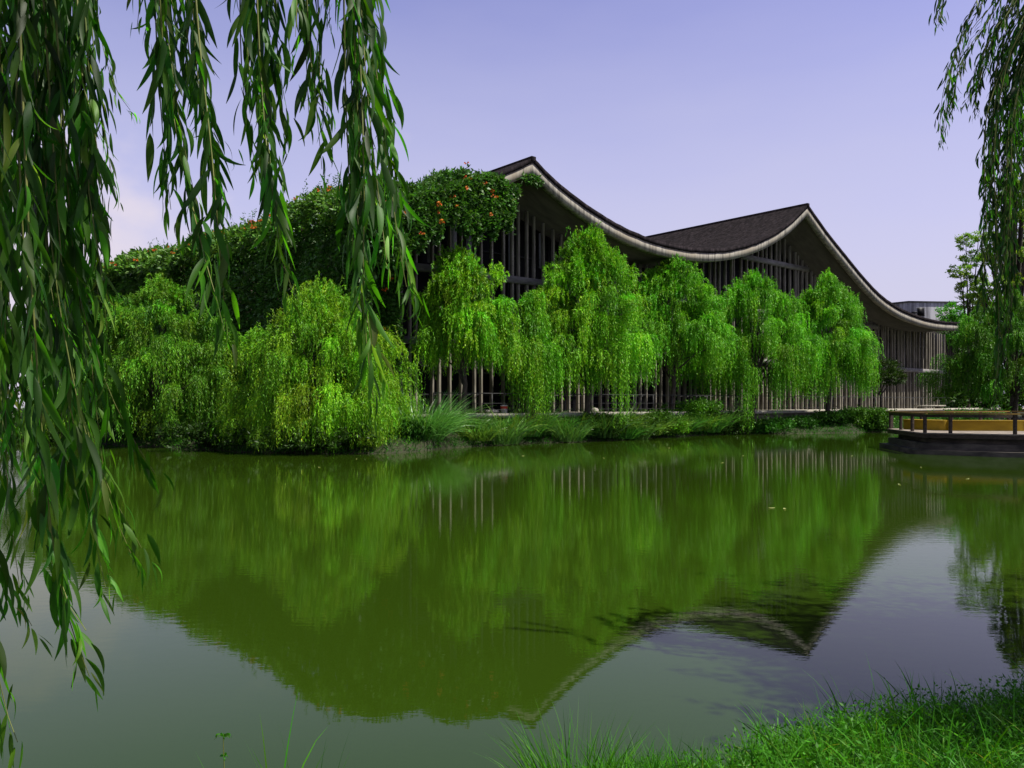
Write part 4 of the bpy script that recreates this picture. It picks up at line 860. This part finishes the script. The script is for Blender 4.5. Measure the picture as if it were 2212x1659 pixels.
# willow at the upper right, further out
rng = np.random.default_rng(301)
TW = np.array([8.6, 6.2, 0.55])
rw = thing('weeping_willow', 'willow outside the right edge, its thin dark strands hanging in from the upper right corner', 'tree', TW)
def loc2(pts): return [np.asarray(p) - TW for p in pts]
RS = [([(2260, -300), (2150, -40), (2085, 60), (2050, 150), (2040, 260), (2036, 310)], 6.8), ([(2260, -250), (2160, 0), (2090, 90), (2062, 170), (2052, 235)], 7.0), ([(2060, -300), (2036, -60), (2032, 30), (2030, 56)], 6.5),
      ([(2280, -200), (2190, 20), (2130, 90), (2112, 180), (2106, 250)], 6.8), ([(2270, -200), (2180, 20), (2122, 110), (2098, 200), (2086, 225)], 7.0),
      ([(2300, -150), (2220, 40), (2160, 130), (2132, 280), (2125, 480), (2122, 640), (2128, 690)], 6.6), ([(2310, -150), (2230, 40), (2170, 120), (2148, 300), (2145, 500), (2160, 680), (2158, 770), (2152, 862)], 6.5),
      ([(2310, -120), (2240, 60), (2185, 160), (2172, 340), (2170, 520), (2178, 640), (2165, 790)], 6.7), ([(2320, -120), (2250, 60), (2200, 150), (2185, 330), (2188, 480), (2180, 620), (2172, 690)], 6.4),
      ([(2320, -120), (2255, 30), (2215, 130), (2200, 260), (2196, 400)], 6.9), ([(2330, -100), (2270, 60), (2225, 150), (2215, 300), (2212, 450)], 6.6), ([(2310, -160), (2225, 10), (2165, 90), (2150, 200), (2142, 330), (2136, 420)], 6.9),
      ([(2320, -160), (2240, 0), (2190, 60), (2175, 180), (2168, 280)], 7.1), ([(2330, -120), (2250, 20), (2205, 90), (2185, 220), (2160, 420), (2150, 560)], 6.6), ([(2320, -130), (2235, 50), (2155, 160), (2138, 330), (2130, 560)], 6.5),
      ([(2330, -130), (2262, 0), (2228, 90), (2208, 200), (2205, 330)], 7.0), ([(2320, -200), (2230, -60), (2180, 0), (2150, 60), (2130, 140)], 7.2), ([(2330, -100), (2240, 90), (2195, 200), (2180, 400), (2168, 560), (2150, 650), (2135, 640)][:6], 6.3)]
for pp, Y in RS:
    for r_ in range(3):
        w = [(a + rng.normal(0, 7), b + rng.normal(0, 8)) for a, b in pp]
        hanging_branch(rw, loc2(pixpath(w, Y + rng.normal(0, 0.15), 0.05)), 0.105, 0.05, 2, bright=0.55, pale=0.02, stem_r=0.004, seg=4, wid=0.14)
tb = MB(); tb.tube(loc2([(8.6, 6.2, 0.2), (8.5, 6.3, 2.5), (8.2, 6.5, 5.0), (7.6, 6.8, 7.0)]), [0.34, 0.27, 0.2, 0.14], 12); tb.build('trunk', M['bark'], rw, smooth=True)
lb = MB()
for pts in [[(8.2, 6.5, 5.0), (7.0, 6.8, 6.2), (5.8, 6.8, 6.6), (5.2, 6.8, 6.5)], [(8.2, 6.5, 5.0), (7.0, 5.8, 6.6), (6.0, 5.2, 7.6)], [(7.6, 6.8, 7.0), (6.6, 6.9, 7.6), (5.2, 7.0, 7.2)], [(8.2, 6.5, 5.0), (8.0, 5.0, 6.6), (7.0, 3.8, 7.2)], [(8.2, 6.5, 5.0), (9.5, 7.4, 7.0)]]:
    p = smooth_path(pts, 2); lb.tube(loc2(p), np.linspace(0.07, 0.008, len(p)), 7)
lb.build('limbs', M['bark'], rw, smooth=True)
mb = MB(); n = 10000
o = np.stack([rng.normal(8.1, 1.5, n), rng.normal(4.3, 1.5, n), rng.uniform(5.4, 9.2, n)], 1); o = o[(o[:, 0] > 0.74*o[:, 1] + 0.6) & (o[:, 0] - (o[:, 2]-1.0)*0.546 > 2.5 + rng.normal(0, 0.35, len(o)))]; n = len(o)  # unseen crown trimmed so its shade lands on the right of the bank
t = rng.random((n, 18))*rng.uniform(0.5, 1.6, (n, 1)); P = np.repeat(o[:, None], 18, 1); P[..., 2] -= t; P[..., :2] += rng.normal(0, 0.05, (n, 18, 2))
P = P.reshape(-1, 3) - TW; D = unit(rng.normal(0, 0.4, (len(P), 3)) + np.array([0, 0, -1]))
diamonds(mb, P, D, rng.uniform(0.12, 0.2, len(P)), rng.uniform(0.022, 0.04, len(P)), 0, tints(len(P), 0.2)); mb.build('canopy', M['near_leaf'], rw)

# ------------------------------------------------------------------ near bank grass and weeds
rng = np.random.default_rng(401)
gm = MB()
def near_grass(n, xr, off, L, W, lean, droop, tint, seg=5):
    x = rng.uniform(*xr, n); y = near_edge(x) - off[0] - rng.random(n)**1.1*(off[1]-off[0]); ok = y > 1.2; x, y = x[ok], y[ok]; n = len(x)
    cl = 0.5 + 0.5*np.sin(x*5.1 + 1.3*np.sin(y*3.7))*np.sin(y*4.3 + x)
    P = np.stack([x, y, near_z(x, y) - 0.02], 1); a = rng.uniform(0, 6.28, n); ln = lean*rng.random(n)
    D = unit(np.stack([np.cos(a)*ln, np.sin(a)*ln, np.ones(n)], 1))
    blades(gm, P, D, rng.uniform(L[0], L[1], n)*(0.6 + 0.6*cl), rng.uniform(W[0], W[1], n), rng.uniform(droop[0], droop[1], n), seg, 0, tints(n, 0.28, 0.16)*np.array(tint))
near_grass(30000, (0.55, 7), (0.02, 2.6), (0.12, 0.40), (0.004, 0.009), 0.9, (0.2, 1.1), (0.9, 1, 1))
near_grass(4500, (0.12, 1.0), (0.0, 0.5), (0.16, 0.42), (0.004, 0.009), 0.6, (0.1, 0.7), (1.0, 1.1, 1))
near_grass(5200, (0.9, 7), (0.0, 2.0), (0.24, 0.56), (0.006, 0.014), 0.7, (0.2, 0.9), (1.0, 1.1, 1))
near_grass(7000, (-6, 0.5), (0.1, 2.2), (0.06, 0.2), (0.004, 0.008), 0.9, (0.2, 1.0), (0.9, 1, 1))
near_grass(900, (0.3, 6), (0.0, 1.8), (0.16, 0.44), (0.003, 0.006), 0.9, (0.2, 0.9), (4.5, 1.7, 3.0))
# small broad weed leaves woven through the grass
n = 15000; x = rng.uniform(0.15, 5.5, n); y = near_edge(x) - rng.random(n)*1.9; P = np.stack([x, y, near_z(x, y) + rng.random(n)**1.5*0.26], 1)
diamonds(gm, P, unit(rng.normal(0, 0.8, (n, 3)) + np.array([0, -0.2, 0.35])), rng.uniform(0.018, 0.04, n), rng.uniform(0.008, 0.017, n), 0, tints(n, 0.25, 0.12)*np.array([0.95, 1.05, 1]))
tag(gm.build('bank_grass', M['grass']), 'lush green grass and weeds on the near bank at lower right', 'grass', kind='stuff')
def tuft(label, x, y, n, rad, L, W, lean, droop, tint, seed, name='grass_tuft', cat='grass tuft'):
    me = clump_mesh(name, n, rad, L, W, lean, droop, tint, seed, 'grass')
    put(name, me, label, cat, (x, y, float(near_z(x, y))))
tuft('tall thin-bladed grass tuft at the bottom edge, left end of the grassy bank', 0.33, 4.12, 300, 0.19, 0.66, 0.009, 0.55, 0.35, (1.0, 1.0, 1.0), 411)
tuft('second thin grass tuft just right of the bottom edge tuft', 0.58, 4.2, 240, 0.18, 0.52, 0.009, 0.5, 0.45, (0.9, 1.1, 1.0), 412)
tuft('upright broad-bladed grass tuft against the water, left of the shaded grass', 1.75, 4.95, 40, 0.18, 0.5, 0.016, 0.5, 0.4, (1.0, 1.2, 1.0), 413)
tuft('grass tuft with broad pointed blades in the middle of the grassy bank', 2.35, 5.3, 46, 0.2, 0.55, 0.015, 0.5, 0.4, (0.9, 1.1, 1.0), 414)
tuft('dark tall grass tuft on the shaded right part of the bank', 3.1, 5.75, 46, 0.22, 0.56, 0.014, 0.5, 0.4, (0.8, 1.0, 1.0), 415)
tuft('few bent grass blades poking up at the bottom edge near the tall weed', -1.08, 3.55, 16, 0.12, 0.92, 0.016, 0.5, 0.5, (0.9, 1.0, 1.0), 416)
tuft('sparse upright grass blades at the bottom edge, right of the bent blades', -0.93, 3.57, 14, 0.08, 0.86, 0.011, 0.3, 0.2, (0.8, 0.95, 1.0), 417)
# the tall weed
x, y = pix(482, 1640, 3.5)[0], 3.5
wd = thing('tall_weed', 'slender leafy weed rising alone from the bottom edge at left', 'weed', (x, y, float(near_z(x, y))))
zt_ = CAMZ - (1590-870)/F*3.5 - float(near_z(x, y))
sb = MB(); st = smooth_path([(0, 0, -0.03), (0.01, 0, zt_*0.5), (0.0, 0.0, zt_)], 2); sb.tube(st, np.linspace(0.004, 0.0015, len(st)), 6)
st2 = smooth_path([(-0.02, 0, -0.03), (-0.035, 0, zt_*0.3), (-0.03, 0, zt_*0.62)], 2); sb.tube(st2, np.linspace(0.003, 0.0012, len(st2)), 6); sb.build('stem', M['near_stem'], wd, smooth=True)
for zf, nL, l0 in ((1.0, 7, 0.045), (0.86, 4, 0.04), (0.62, 6, 0.05), (0.4, 6, 0.055), (0.2, 6, 0.06)):
    P = np.tile([0, 0, zt_*zf], (nL, 1)) + (np.array([-0.03, 0, 0]) if zf == 0.62 else 0); a = np.arange(nL)*2.4 + rng.random(); D = unit(np.stack([np.cos(a), np.sin(a), np.full(nL, 0.45)], 1))
    lm = MB(); near_leaves(lm, P, D, l0*rng.uniform(0.7, 1.2, nL), 0.35*l0*np.ones(nL), tints(nL, 0.15)*np.array([1.2, 1.4, 1.0]), 6, hook=0.1)
    lm.build('leaf_whorl', M['near_leaf'], wd, smooth=True)
print('objects', len(bpy.data.objects), 'faces', sum(len(m.polygons) for m in bpy.data.meshes))
